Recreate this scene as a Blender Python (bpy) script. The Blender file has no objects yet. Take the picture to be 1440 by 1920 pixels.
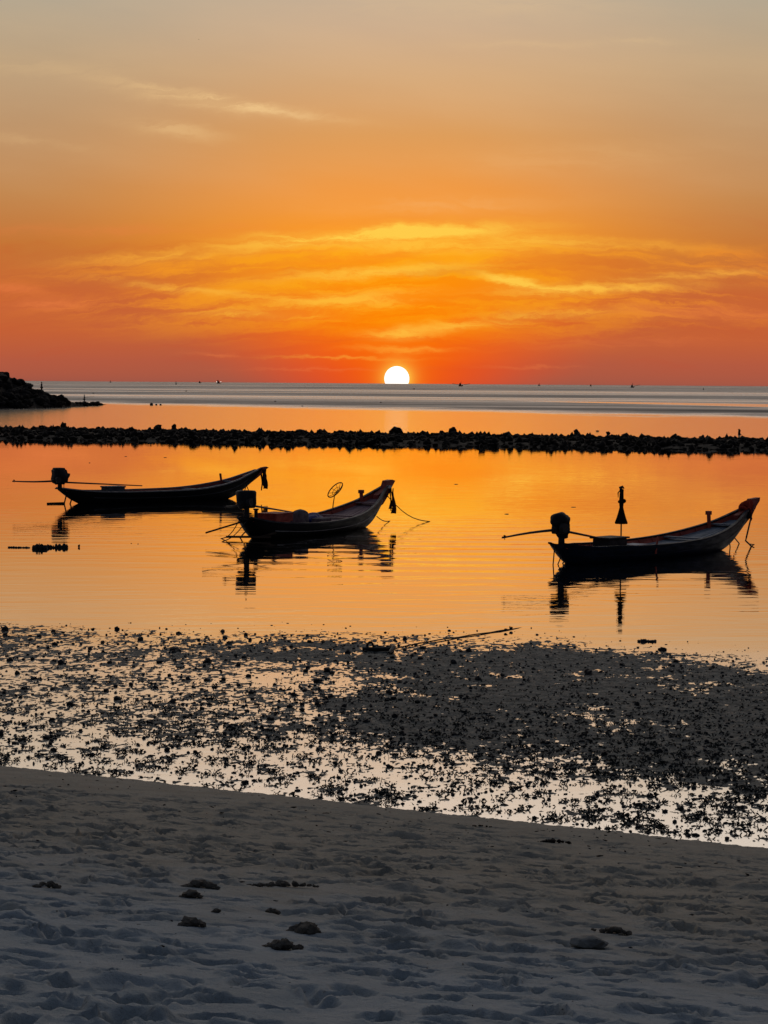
import bpy, bmesh, math, random
import numpy as np
from mathutils import Vector, Matrix, noise as mnoise

random.seed(7)
RNG = np.random.RandomState(11)
scene = bpy.context.scene
COL = scene.collection
R = math.radians

# ------------------------------------------------------------------ camera
EYE = 4.2                       # eye height above the water, metres
FPX = 4265.0                    # focal length in pixels of the 1440 x 1920 photograph
PITCH = math.atan(242.0 / FPX)
ROLL = R(0.42)
f_ = Vector((0, math.cos(PITCH), -math.sin(PITCH)))
u0 = Vector((0, math.sin(PITCH), math.cos(PITCH)))
r0 = Vector((1, 0, 0))
r_ = r0 * math.cos(ROLL) + u0 * math.sin(ROLL)
u_ = u0 * math.cos(ROLL) - r0 * math.sin(ROLL)
cam_d = bpy.data.cameras.new('camera')
cam = bpy.data.objects.new('camera', cam_d)
COL.objects.link(cam)
cam.matrix_world = Matrix(((r_.x, u_.x, -f_.x, 0), (r_.y, u_.y, -f_.y, 0), (r_.z, u_.z, -f_.z, EYE), (0, 0, 0, 1)))
cam_d.sensor_fit = 'VERTICAL'
cam_d.sensor_height = 36
cam_d.lens = 36 * FPX / 1920
cam_d.clip_start = 0.3
cam_d.clip_end = 60000
scene.camera = cam
scene.view_settings.view_transform = 'Standard'
scene.view_settings.look = 'None'
scene.view_settings.exposure = 0.0
scene.view_settings.gamma = 1.0


def ray(px, py):
    return (f_ + r_ * ((px - 720) / FPX) + u_ * ((960 - py) / FPX))


def at(px, py, z=0.0):
    """the place on the level z that the photograph shows at a pixel"""
    d = ray(px, py)
    t = (z - EYE) / d.z
    return Vector((d.x * t, d.y * t, z))


def atd(px, py, dist):
    """the place at a distance (along y) that the photograph shows at a pixel"""
    d = ray(px, py)
    t = dist / d.y
    return Vector((d.x * t, dist, EYE + d.z * t))


# ------------------------------------------------------------------ node helper
def lin(c):
    return tuple((x / 12.92 if x <= 0.04045 else ((x + 0.055) / 1.055) ** 2.4) for x in (v / 255 for v in c))


class S:
    """a float socket with arithmetic"""
    def __init__(s, g, sock):
        s.g, s.k = g, sock

    def _m(a, op, b=None, c=None):
        n = a.g.t.nodes.new('ShaderNodeMath')
        n.operation = op
        for i, v in enumerate((a, b, c)):
            if v is None:
                continue
            if isinstance(v, S):
                a.g.t.links.new(v.k, n.inputs[i])
            else:
                n.inputs[i].default_value = v
        return S(a.g, n.outputs[0])

    def __add__(a, b): return a._m('ADD', b)
    __radd__ = __add__
    def __mul__(a, b): return a._m('MULTIPLY', b)
    __rmul__ = __mul__
    def __sub__(a, b): return a._m('SUBTRACT', b)
    def __rsub__(a, b): return (a * -1.0) + b
    def __truediv__(a, b): return a._m('DIVIDE', b)
    def __pow__(a, b): return a._m('POWER', b)
    def f(a, op, b=None): return a._m(op, b)
    def sq(a): return a._m('MULTIPLY', a)

    def ss(a, lo, hi, o0=0.0, o1=1.0):
        n = a.g.t.nodes.new('ShaderNodeMapRange')
        n.interpolation_type = 'SMOOTHSTEP'
        a.g.t.links.new(a.k, n.inputs[0])
        for i, v in zip((1, 2, 3, 4), (lo, hi, o0, o1)):
            n.inputs[i].default_value = v
        return S(a.g, n.outputs[0])


class G:
    def __init__(g, tree):
        g.t = tree

    def n(g, kind, **kw):
        o = g.t.nodes.new(kind)
        for k, v in kw.items():
            setattr(o, k, v)
        return o

    def link(g, a, b):
        g.t.links.new(a.k if isinstance(a, S) else a, b)

    def vec(g, x, y, z=0.0):
        c = g.n('ShaderNodeCombineXYZ')
        for i, v in enumerate((x, y, z)):
            if isinstance(v, S):
                g.link(v, c.inputs[i])
            else:
                c.inputs[i].default_value = v
        return c.outputs[0]

    def noise(g, vec, scale=1.0, detail=4.0, rough=0.5, dist=0.0, lac=2.0):
        o = g.n('ShaderNodeTexNoise')
        o.inputs['Scale'].default_value = scale
        o.inputs['Detail'].default_value = detail
        o.inputs['Roughness'].default_value = rough
        o.inputs['Distortion'].default_value = dist
        o.inputs['Lacunarity'].default_value = lac
        if vec is not None:
            g.link(vec, o.inputs['Vector'])
        return S(g, o.outputs[0])

    def ramp(g, fac, stops, interp='LINEAR'):
        o = g.n('ShaderNodeValToRGB')
        o.color_ramp.interpolation = interp
        e = o.color_ramp.elements
        while len(e) < len(stops):
            e.new(0.5)
        for el, (p, c) in zip(e, sorted(stops, key=lambda q: q[0])):
            el.position = p
            el.color = (*c, 1)
        g.link(fac, o.inputs[0])
        return o.outputs[0]

    def mix(g, fac, a, b, mode='MIX'):
        o = g.n('ShaderNodeMix', data_type='RGBA', blend_type=mode)
        o.clamp_factor = True
        for v, i in ((fac, 0), (a, 6), (b, 7)):
            if isinstance(v, S):
                g.link(v, o.inputs[i])
            elif isinstance(v, (tuple, list)):
                o.inputs[i].default_value = (*v[:3], 1)
            elif isinstance(v, (int, float)):
                o.inputs[i].default_value = v
            else:
                g.link(v, o.inputs[i])
        return o.outputs[2]


# ------------------------------------------------------------------ sky (world) and sun
SUN_AZ = (744 - 720) / FPX
world = bpy.data.worlds.new('World')
scene.world = world
world.use_nodes = True
wt = world.node_tree
wt.nodes.clear()
g = G(wt)
tc = g.n('ShaderNodeTexCoord')
sp = g.n('ShaderNodeSeparateXYZ')
g.link(tc.outputs['Generated'], sp.inputs[0])
dx, dy, dz = (S(g, sp.outputs[i]) for i in range(3))
v = dz._m('ARCSINE') * 57.2958                     # elevation, degrees
u = dx._m('ARCTAN2', dy) * 57.2958                 # azimuth from the camera's heading, degrees
ve = v.f('MAXIMUM', 0.0)
pos = (ve * (1 / 90)) ** 0.5


def pv(e):
    return math.sqrt(e / 90.0)


centre = g.ramp(pos, [(0, lin((232, 68, 22))), (pv(.35), lin((240, 76, 14))), (pv(.9), lin((247, 96, 6))), (pv(1.6), lin((252, 122, 2))),
                      (pv(2.7), lin((254, 146, 8))), (pv(3.8), lin((252, 154, 40))), (pv(4.8), lin((242, 154, 66))),
                      (pv(6.2), lin((222, 158, 92))), (pv(7.6), lin((212, 168, 122))), (pv(8.8), lin((202, 172, 142))),
                      (pv(9.8), lin((190, 171, 150))), (pv(10.7), lin((228, 214, 198))), (pv(13), lin((252, 242, 230))),
                      (pv(24), lin((238, 226, 214))), (pv(38), lin((186, 182, 182))), (pv(54), lin((112, 118, 130))), (1, lin((72, 84, 104)))])
side = g.ramp(pos, [(0, lin((158, 86, 70))), (pv(.5), lin((180, 90, 64))), (pv(1.2), lin((196, 96, 54))), (pv(2.2), lin((200, 102, 52))),
                    (pv(3.4), lin((198, 118, 54))), (pv(4.6), lin((194, 134, 78))), (pv(6.2), lin((190, 148, 106))),
                    (pv(7.8), lin((188, 160, 126))), (pv(9.0), lin((180, 164, 140))), (pv(9.8), lin((174, 166, 148))),
                    (pv(10.7), lin((224, 213, 198))), (pv(13), lin((250, 241, 230))), (pv(24), lin((238, 226, 214))),
                    (pv(38), lin((184, 180, 180))), (pv(54), lin((112, 118, 130))), (1, lin((72, 84, 104)))])
back = g.ramp(pos, [(0, lin((44, 47, 56))), (pv(8), lin((50, 55, 66))), (pv(25), lin((56, 64, 80))), (1, lin((72, 84, 104)))])
du = u - math.degrees(SUN_AZ)
sf = (du.f('ABSOLUTE') / (ve * 1.5 + 4.6).f('MINIMUM', 10.0)).ss(0.06, 1.0)
sky = g.mix(sf, centre, side)
bf = du.f('ABSOLUTE').ss(18.0, 70.0)
sky = g.mix(bf, sky, back)
front = 1.0 - du.f('ABSOLUTE').ss(24, 40)

# clouds lie in streaks: noise in (azimuth, elevation), pulled out sideways and bent
warp_v = (g.noise(g.vec(u * 0.22, v * 0.55, 3.1), 1.0, 4, 0.55) - 0.5) * 1.1
warp_f = (g.noise(g.vec(u * 1.1, v * 2.8, 9.7), 1.0, 7, 0.66) - 0.5) * 0.46
vb = v + (u - 2.0).sq() * 0.0070                   # streaks arch over the sun
vw = vb + warp_v * 0.55 + warp_f
fine = g.noise(g.vec(u * 0.34, vw * 3.3, 1.7), 1.0, 9, 0.66, 0.45)
broad = g.noise(g.vec(u * 0.13, vb * 0.9, 5.2), 1.0, 4, 0.5, 0.3)
band = (v + warp_v * 0.6).ss(0.7, 2.2) * (1.0 - vw.ss(3.35, 3.85)) * ((u + warp_v * 1.5).ss(-9.5, -5.5) * 0.85 + 0.15)
cl = (fine * 0.75 + broad * 0.45).ss(0.52, 0.74) * band


def streak(px, py, lx, ly, slope, amp, fray=0.72):
    """a wisp of cloud: centre, half length and half height in photograph pixels"""
    uu, vv = (px - 720) / 74.4, (718 - py) / 74.4
    a = (u - uu) * (74.4 / lx)
    b = (v - vv - (u - uu) * slope + warp_f * 0.9 + warp_v * 0.12) * (74.4 / ly)
    e = ((a.sq() + b.sq()) * -1.0)._m('EXPONENT')
    return e * (fine.ss(0.38, 0.58) * fray + (1 - fray)) * amp


glow_s = None
for a in [(745, 440, 200, 10, 0.05, 1.1), (560, 455, 280, 12, 0.10, 0.40), (820, 462, 230, 14, 0.0, 0.40), (1090, 455, 260, 9, -0.05, 0.34),
          (960, 527, 60, 7, -0.16, 0.95), (1120, 540, 170, 8, 0.02, 0.75), (1330, 515, 160, 7, 0.05, 0.62), (700, 512, 200, 10, 0.06, 0.45),
          (250, 492, 150, 9, 0.06, 0.34), (330, 545, 150, 7, -0.10, 0.42), (470, 592, 120, 8, 0.0, 0.40), (640, 565, 150, 16, 0.05, 0.40),
          (745, 628, 60, 9, 0.05, 0.45), (640, 672, 120, 3, 0.0, 0.22), (850, 610, 110, 9, 0.10, 0.42), (1010, 590, 130, 10, 0.06, 0.34),
          (760, 655, 90, 5, 0, 0.28)]:
    s_ = streak(*a)
    glow_s = s_ if glow_s is None else glow_s + s_
pink = None
for a in [(105, 577, 75, 10, 0.06, 0.55), (20, 548, 60, 8, -0.12, 0.45), (1330, 585, 190, 12, -0.03, 0.30), (240, 440, 330, 9, 0.02, 0.22),
          (1180, 640, 160, 8, 0.02, 0.20), (395, 668, 60, 3, 0, 0.35), (1000, 687, 90, 3, 0, 0.25), (600, 695, 130, 3, 0.01, 0.25)]:
    s_ = streak(*a)
    pink = s_ if pink is None else pink + s_
wisp = None
for a in [(400, 206, 140, 13, -0.11, 0.55, .75), (520, 220, 120, 6, -0.10, 0.30, .6), (330, 185, 150, 8, -0.14, 0.26, .75), (335, 256, 75, 12, -0.12, 0.34, .85),
          (1000, 95, 130, 6, 0.0, 0.20, .6), (1190, 88, 60, 5, 0.0, 0.16, .6), (60, 280, 120, 7, -0.1, 0.12, .7), (40, 150, 200, 14, 0, 0.10, .7),
          (820, 390, 200, 14, 0.03, 0.16, .6), (1060, 300, 260, 22, 0.05, 0.12, .6), (900, 20, 300, 26, 0.0, 0.16, .6)]:
    s_ = streak(*a)
    wisp = s_ if wisp is None else wisp + s_
near = ((du * (1 / 7.5)).sq() * -1.0)._m('EXPONENT')
ccol = g.mix(near, lin((240, 132, 50)), lin((255, 172, 14)))
hot = g.mix(near, lin((254, 164, 62)), lin((255, 208, 76)))
sky = g.mix(cl * 0.72 * front, sky, ccol)
sky = g.mix((glow_s * (0.75 + near * 0.55) * front).f('MINIMUM', 0.92), sky, hot)
sky = g.mix((pink * front).f('MINIMUM', 0.9), sky, lin((238, 128, 70)))
sky = g.mix((wisp * front).f('MINIMUM', 0.9), sky, lin((248, 208, 146)))
# smoky, darker streaks low down and a dull unevenness higher up
smoke = g.noise(g.vec(u * 0.16, vw * 1.5, 21.0), 1.0, 6, 0.6, 0.4).ss(0.5, 0.8) * (1.0 - v.ss(3.0, 4.6)) * v.ss(0.1, 0.6)
sky = g.mix(smoke * 0.34 * front, sky, lin((196, 72, 40)))
veil = g.noise(g.vec(u * 0.10, v * 0.42 + u * 0.03, 33.0), 1.0, 5, 0.55).ss(0.35, 0.75)
sky = g.mix(veil * 0.16 * v.ss(3.6, 6.0) * (1.0 - v.ss(9.5, 11)), sky, lin((236, 196, 146)))
# warm glow round the sun itself
ds = ((du.sq() + (v - 0.12).sq()) ** 0.5)
gl = ((ds * (1 / 0.85)) * -1.0)._m('EXPONENT')
sky = g.mix(gl * 0.55 * front, sky, (1.0, 0.26, 0.004))
rim_ = (((ds - 0.28) * (1 / 0.15)).f('MAXIMUM', 0.0) * -1.0)._m('EXPONENT')
sky = g.mix(rim_ * 0.85 * front, sky, lin((255, 196, 70)))
bg = g.n('ShaderNodeBackground')
bg.inputs['Strength'].default_value = 1.0
g.link(sky, bg.inputs['Color'])
wo = g.n('ShaderNodeOutputWorld')
g.link(bg.outputs[0], wo.inputs['Surface'])

sun_d = bpy.data.lights.new('sun_lamp', 'SUN')
sun_d.energy = 0.022
sun_d.angle = R(36)               # far wider than the sun's disc: added glow that brightens the water's reflection
sun_d.color = (1.0, 0.42, 0.10)
sun_l = bpy.data.objects.new('sun_lamp', sun_d)
COL.objects.link(sun_l)
sun_l.rotation_euler = Vector((math.sin(SUN_AZ), math.cos(SUN_AZ), math.tan(R(0.6)))).to_track_quat('Z', 'Y').to_euler()


# ------------------------------------------------------------------ numpy noise
def _hash(ix, iy, seed):
    h = (ix.astype(np.int64) * 374761393 + iy.astype(np.int64) * 668265263 + seed * 982451653) & 0xFFFFFFFF
    h = ((h ^ (h >> 13)) * 1274126177) & 0xFFFFFFFF
    return (h ^ (h >> 16)) & 0xFFFFFFFF


def perlin(x, y, seed=0):
    x0, y0 = np.floor(x), np.floor(y)
    fx, fy = x - x0, y - y0
    sx, sy = fx * fx * fx * (fx * (fx * 6 - 15) + 10), fy * fy * fy * (fy * (fy * 6 - 15) + 10)

    def gr(ox, oy):
        a = _hash(x0 + ox, y0 + oy, seed) * (2 * np.pi / 4294967296.0)
        return np.cos(a) * (fx - ox) + np.sin(a) * (fy - oy)
    a, b, c, d = gr(0, 0), gr(1, 0), gr(0, 1), gr(1, 1)
    return (a + (b - a) * sx) * (1 - sy) + (c + (d - c) * sx) * sy


def fbm(x, y, octv=4, seed=0, gain=0.5):
    t, a, s = 0.0, 1.0, 0.0
    for i in range(octv):
        t = t + a * perlin(x * 2 ** i + 17.3 * i, y * 2 ** i - 9.1 * i, seed + i)
        s += a
        a *= gain
    return t / s * 1.6


def sstep(x, a, b):
    t = np.clip((x - a) / (b - a), 0, 1)
    return t * t * (3 - 2 * t)


def poly_sdf(x, y, pts):
    """signed distance to a polygon, positive inside"""
    n = len(pts)
    d = np.full(x.shape, 1e9)
    ins = np.zeros(x.shape, bool)
    for i in range(n):
        ax, ay = pts[i]
        bx, by = pts[(i + 1) % n]
        ex, ey = bx - ax, by - ay
        t = np.clip(((x - ax) * ex + (y - ay) * ey) / (ex * ex + ey * ey), 0, 1)
        d = np.minimum(d, np.hypot(x - ax - t * ex, y - ay - t * ey))
        c = ((ay > y) != (by > y)) & (x < (bx - ax) * (y - ay) / (by - ay + 1e-12) + ax)
        ins ^= c
    return np.where(ins, d, -d)


# ------------------------------------------------------------------ materials
def new_mat(name):
    m = bpy.data.materials.new(name)
    m.use_nodes = True
    t = m.node_tree
    b = t.nodes['Principled BSDF']
    return m, G(t), b


def mat(name, c, c2=None, rough=0.6, scale=6.0, bump=0.0, bscale=40.0, spec=0.3, metal=0.0, stretch=(1, 1, 1), detail=5):
    m, q, b = new_mat(name)
    co = q.n('ShaderNodeTexCoord').outputs['Object']
    mp = q.n('ShaderNodeMapping')
    mp.inputs['Scale'].default_value = stretch
    q.link(co, mp.inputs[0])
    nz = q.noise(mp.outputs[0], scale, detail, 0.6)
    c2 = c2 or tuple(x * 0.55 for x in c)
    q.link(q.mix(nz.ss(0.35, 0.68), c, c2), b.inputs['Base Color'])
    q.link(nz.ss(0.2, 0.8, rough * 0.85, min(1, rough * 1.15)), b.inputs['Roughness'])
    b.inputs['Specular IOR Level'].default_value = spec
    b.inputs['Metallic'].default_value = metal
    if bump:
        bn = q.n('ShaderNodeBump')
        bn.inputs['Strength'].default_value = 1.0
        bn.inputs['Distance'].default_value = bump
        q.link(q.noise(mp.outputs[0], bscale, 4, 0.6), bn.inputs['Height'])
        q.link(bn.outputs[0], b.inputs['Normal'])
    return m


def emit_mat(name, c, s):
    m, q, b = new_mat(name)
    b.inputs['Base Color'].default_value = (*c, 1)
    b.inputs['Emission Color'].default_value = (*c, 1)
    b.inputs['Emission Strength'].default_value = s
    return m


def water_mat(name, kind):
    m, q, b = new_mat(name)
    q.t.nodes.remove(b)
    gp = q.n('ShaderNodeNewGeometry').outputs['Position']
    sp = q.n('ShaderNodeSeparateXYZ')
    q.link(gp, sp.inputs[0])
    x, y = S(q, sp.outputs[0]), S(q, sp.outputs[1])
    if kind == 'lagoon':
        patch = q.noise(q.vec(x * 0.05, y * 0.035, 2.0), 1.0, 4, 0.55)
        calm = y.ss(34.5, 38.5)                                            # the pools on the flat lie still
        n1 = q.noise(q.vec(x * 0.55 + y * 0.12, y * 1.5 - x * 0.20, 0), 1.0, 3, 0.5, 0.4)
        n2 = q.noise(q.vec(x * 2.2, y * 4.4 + x * 0.5, 5), 1.0, 3, 0.55)
        # a train of small waves runs out past the bow of the middle boat
        rr = (((x - 1.5) * 0.7).sq() + (y - 73.0).sq()) ** 0.5
        train = ((rr * 3.6 + n1 * 3.0)._m('SINE')) * ((((x - 2.0) * (1 / 6.0)).sq() + ((y - 58) * (1 / 9.0)).sq()) * -1.0)._m('EXPONENT')
        hgt = (1.0 - y.ss(62, 115) * 0.65) * (n1 * 0.012 + n2 * 0.0028 * patch.ss(0.35, 0.7)) * (0.3 + patch.ss(0.35, 0.68) * 0.7) * (0.18 + calm * 0.82) + train * 0.0035
        rough = 0.018 + (1.0 - calm) * 0.11
        refl = 0.97
        deep = (0.016, 0.020, 0.020)
    else:
        # wind-ruffled water beyond a calm belt behind the reef; the edge runs aslant
        a, c = at(0, 753), at(1440, 783)
        ex, ey = c.x - a.x, c.y - a.y
        ln = math.hypot(ex, ey)
        wob = (q.noise(q.vec(x * 0.012, y * 0.006, 1.0), 1.0, 4, 0.55) - 0.5) * 70.0
        dist = (x - a.x) * (-ey / ln) + (y - a.y) * (ex / ln) + wob * 0.35
        ruff = (dist + (q.noise(q.vec(x * 0.05, y * 0.03, 3.0), 1.0, 5, 0.65) - 0.5) * 70.0).ss(-14, 40)
        big = q.noise(q.vec(x * 0.0007 + y * 0.0003, y * 0.0052 - x * 0.0006, 7.0), 1.0, 4, 0.6)
        slick = big.ss(0.47, 0.72)
        tex = q.noise(q.vec(x * 0.010, y * 0.030, 17.0), 1.0, 7, 0.72).ss(0.3, 0.7)
        # one slick on the right side reaches in as a long tongue
        a2, c2 = at(900, 750), at(1460, 760)
        e2 = math.hypot(c2.x - a2.x, c2.y - a2.y)
        al = ((x - a2.x) * ((c2.x - a2.x) / e2) + (y - a2.y) * ((c2.y - a2.y) / e2)) * (1 / e2)
        ac = (x - a2.x) * (-(c2.y - a2.y) / e2) + (y - a2.y) * ((c2.x - a2.x) / e2) + wob * 0.12
        tong = al.ss(-0.05, 0.5) * (1.0 - (ac.f('ABSOLUTE') / (al * 26.0 + 3.0).f('MAXIMUM', 2.0)).ss(0.7, 1.05))
        ruff = ruff * (1.0 - (slick * 0.66 * dist.ss(20, 120)).f('MAXIMUM', tong * 0.9))
        n1 = q.noise(q.vec(x * 0.30, y * 0.55, 0), 1.0, 4, 0.6, 0.3)
        n2 = q.noise(q.vec(x * 1.6, y * 2.6, 5), 1.0, 3, 0.55)
        hgt = (n1 * 0.42 + n2 * 0.06 + tex * 0.9) * ruff + n1 * 0.05
        rough = 0.10 + ruff * 0.22
        refl = 0.97 - ruff * (0.54 + tex * 0.40)
        deep = (0.030, 0.036, 0.042)
    bn = q.n('ShaderNodeBump')
    bn.inputs['Distance'].default_value = 1.0
    bn.inputs['Strength'].default_value = 1.0
    q.link(hgt, bn.inputs['Height'])
    gl = q.n('ShaderNodeBsdfGlossy')
    gl.inputs['Color'].default_value = (0.98, 0.98, 0.98, 1)
    q.link(rough, gl.inputs['Roughness'])
    q.link(bn.outputs[0], gl.inputs['Normal'])
    df = q.n('ShaderNodeBsdfDiffuse')
    df.inputs['Color'].default_value = (*deep, 1)
    lw = q.n('ShaderNodeLayerWeight')
    lw.inputs['Blend'].default_value = 0.5
    q.link(bn.outputs[0], lw.inputs['Normal'])
    fac = S(q, lw.outputs['Facing'])            # 1 at grazing
    fac = fac * refl + 0.03
    mx = q.n('ShaderNodeMixShader')
    q.link(fac, mx.inputs[0])
    q.link(df.outputs[0], mx.inputs[1])
    q.link(gl.outputs[0], mx.inputs[2])
    q.link(mx.outputs[0], q.t.nodes['Material Output'].inputs['Surface'])
    return m


# ------------------------------------------------------------------ mesh builder
class MB:
    def __init__(s):
        s.v, s.f = [], []

    def add(s, vs, fs, M=None):
        o = len(s.v)
        s.v += [tuple(M @ Vector(p)) if M else tuple(p) for p in vs]
        s.f += [tuple(i + o for i in q) for q in fs]
        return s

    def box(s, x0, x1, y0, y1, z0, z1, M=None, taper=1.0, bev=0.0):
        if bev:
            bm = bmesh.new()
            bmesh.ops.create_cube(bm, size=1)
            for p in bm.verts:
                k = taper if p.co.z > 0 else 1.0
                p.co = ((x0 + x1) / 2 + p.co.x * (x1 - x0) * k, (y0 + y1) / 2 + p.co.y * (y1 - y0) * k, z0 if p.co.z < 0 else z1)
            bmesh.ops.bevel(bm, geom=bm.edges[:], offset=bev, segments=2, affect='EDGES', profile=0.5)
            bm.verts.index_update()
            s.add([p.co[:] for p in bm.verts], [[q.index for q in f.verts] for f in bm.faces], M)
            bm.free()
            return s
        cx, cy = (x0 + x1) / 2, (y0 + y1) / 2
        vs = []
        for z, k in ((z0, 1.0), (z1, taper)):
            for a, b in ((x0, y0), (x1, y0), (x1, y1), (x0, y1)):
                vs.append((cx + (a - cx) * k, cy + (b - cy) * k, z))
        return s.add(vs, [(0, 3, 2, 1), (4, 5, 6, 7), (0, 1, 5, 4), (1, 2, 6, 5), (2, 3, 7, 6), (3, 0, 4, 7)], M)

    def tube(s, pts, rad, n=8, cap=True):
        pts = [Vector(p) for p in pts]
        rad = rad if isinstance(rad, (list, tuple)) else [rad] * len(pts)
        o = len(s.v)
        ref = None
        for i, p in enumerate(pts):
            t = (pts[min(i + 1, len(pts) - 1)] - pts[max(i - 1, 0)]).normalized()
            if ref is None:
                ref = Vector((0, 0, 1)) if abs(t.z) < 0.9 else Vector((1, 0, 0))
            a = (ref - t * ref.dot(t)).normalized()
            ref = a
            b = t.cross(a)
            for k in range(n):
                w = 2 * math.pi * k / n
                s.v.append(tuple(p + (a * math.cos(w) + b * math.sin(w)) * rad[i]))
        for i in range(len(pts) - 1):
            for k in range(n):
                k2 = (k + 1) % n
                s.f.append((o + i * n + k, o + i * n + k2, o + (i + 1) * n + k2, o + (i + 1) * n + k))
        if cap:
            s.f.append(tuple(o + k for k in reversed(range(n))))
            s.f.append(tuple(o + (len(pts) - 1) * n + k for k in range(n)))
        return s

    def lathe(s, prof, c=(0, 0, 0), n=14, wob=None, M=None):
        """prof: (radius, z) from bottom to top; wob(k, i) scales a ring vertex"""
        vs, fs = [], []
        for i, (r, z) in enumerate(prof):
            for k in range(n):
                w = 2 * math.pi * k / n
                q = r * (wob(k, i) if wob else 1.0)
                vs.append((c[0] + q * math.cos(w), c[1] + q * math.sin(w), c[2] + z))
        for i in range(len(prof) - 1):
            for k in range(n):
                k2 = (k + 1) % n
                fs.append((i * n + k, i * n + k2, (i + 1) * n + k2, (i + 1) * n + k))
        fs.append(tuple(reversed(range(n))))
        fs.append(tuple((len(prof) - 1) * n + k for k in range(n)))
        return s.add(vs, fs, M)

    def prism(s, poly, y0, y1, M=None):
        """a polygon in x, z pushed from y0 to y1"""
        n = len(poly)
        vs = [(x, y0, z) for x, z in poly] + [(x, y1, z) for x, z in poly]
        fs = [tuple(range(n)), tuple(n + k for k in reversed(range(n)))]
        fs += [(k, n + k, n + (k + 1) % n, (k + 1) % n) for k in range(n)]
        return s.add(vs, fs, M)

    def lump(s, c, r, amp=0.25, freq=1.3, sub=2, seed=0, flat=1.0):
        """an irregular stone: r is a radius or one per axis"""
        r = r if isinstance(r, (tuple, list)) else (r, r, r)
        vs, fs = ico(sub)
        off = Vector((seed * 3.17, seed * 1.31, seed * 7.7))
        out = []
        for p in vs:
            p = Vector(p)
            k = 1 + amp * 1.6 * mnoise.noise(p * freq + off) + amp * 0.7 * mnoise.noise(p * freq * 2.4 - off)
            z = p.z * k
            if z < 0:
                z *= flat
            out.append((c[0] + p.x * k * r[0], c[1] + p.y * k * r[1], c[2] + z * r[2]))
        return s.add(out, fs)

    def build(s, name, m, parent=None, smooth=False, loc=None, rz=None):
        me = bpy.data.meshes.new(name)
        me.from_pydata(s.v, [], s.f)
        me.materials.append(m)
        if smooth:
            me.polygons.foreach_set('use_smooth', [True] * len(me.polygons))
        me.update()
        bm = bmesh.new()
        bm.from_mesh(me)
        bmesh.ops.recalc_face_normals(bm, faces=bm.faces[:])
        bm.to_mesh(me)
        bm.free()
        o = bpy.data.objects.new(name, me)
        COL.objects.link(o)
        if parent is not None:
            o.parent = parent
        if loc is not None:
            o.location = loc
        if rz is not None:
            o.rotation_euler.z = rz
        return o


_ico = {}


def ico(sub):
    if sub not in _ico:
        bm = bmesh.new()
        bmesh.ops.create_icosphere(bm, subdivisions=sub, radius=1.0)
        bm.verts.index_update()
        _ico[sub] = ([v.co[:] for v in bm.verts], [tuple(q.index for q in f.verts) for f in bm.faces])
        bm.free()
    return _ico[sub]


def tag(o, label=None, cat=None, group=None, kind=None):
    for k, val in (('label', label), ('category', cat), ('group', group), ('kind', kind)):
        if val:
            o[k] = val
    return o


def empty(name, loc, rz=0.0):
    o = bpy.data.objects.new(name, None)
    o.empty_display_size = 0.2
    COL.objects.link(o)
    o.location = loc
    o.rotation_euler.z = rz
    return o


def grid_mesh(name, X, Y, Z, m, smooth=True):
    ny, nx = X.shape
    me = bpy.data.meshes.new(name)
    co = np.stack([X, Y, Z], -1).reshape(-1, 3).astype(np.float32)
    i = np.arange(ny * nx).reshape(ny, nx)
    q = np.stack([i[:-1, :-1], i[:-1, 1:], i[1:, 1:], i[1:, :-1]], -1).reshape(-1, 4).astype(np.int32)
    me.vertices.add(len(co))
    me.vertices.foreach_set('co', co.ravel())
    me.loops.add(q.size)
    me.loops.foreach_set('vertex_index', q.ravel())
    me.polygons.add(len(q))
    me.polygons.foreach_set('loop_start', np.arange(0, q.size, 4, dtype=np.int32))
    me.polygons.foreach_set('loop_total', np.full(len(q), 4, dtype=np.int32))
    if smooth:
        me.polygons.foreach_set('use_smooth', np.ones(len(q), bool))
    me.update(calc_edges=True)
    me.materials.append(m)
    o = bpy.data.objects.new(name, me)
    COL.objects.link(o)
    return o


def big_mesh(name, V, F, m, smooth=False):
    """triangles from arrays"""
    me = bpy.data.meshes.new(name)
    me.vertices.add(len(V))
    me.vertices.foreach_set('co', V.astype(np.float32).ravel())
    me.loops.add(F.size)
    me.loops.foreach_set('vertex_index', F.astype(np.int32).ravel())
    me.polygons.add(len(F))
    me.polygons.foreach_set('loop_start', np.arange(0, F.size, 3, dtype=np.int32))
    me.polygons.foreach_set('loop_total', np.full(len(F), 3, dtype=np.int32))
    if smooth:
        me.polygons.foreach_set('use_smooth', np.ones(len(F), bool))
    me.update(calc_edges=True)
    me.materials.append(m)
    o = bpy.data.objects.new(name, me)
    COL.objects.link(o)
    return o


def scatter(name, bases, P, Rz, Sc, m):
    """many small lumps joined into one mesh: bases = list of (verts, faces) arrays, P positions, Rz spin, Sc (n, 3) scales"""
    Vs, Fs, o = [], [], 0
    for i in range(len(P)):
        bv, bf = bases[i % len(bases)]
        c, s = math.cos(Rz[i]), math.sin(Rz[i])
        w = bv * Sc[i]
        Vs.append(np.stack([w[:, 0] * c - w[:, 1] * s, w[:, 0] * s + w[:, 1] * c, w[:, 2]], -1) + P[i])
        Fs.append(bf + o)
        o += len(bv)
    return big_mesh(name, np.concatenate(Vs), np.concatenate(Fs), m)


def lump_arrays(n, sub, amp, freq, seed0):
    out = []
    for k in range(n):
        b = MB().lump((0, 0, 0), 1.0, amp, freq, sub, seed0 + k)
        out.append((np.array(b.v), np.array(b.f)))
    return out


# ------------------------------------------------------------------ setting: water
def sheet(name, pts, z, m):
    b = MB().add([(x, y, z) for x, y in pts], [tuple(range(len(pts)))])
    return tag(b.build(name, m), kind='structure')


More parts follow.
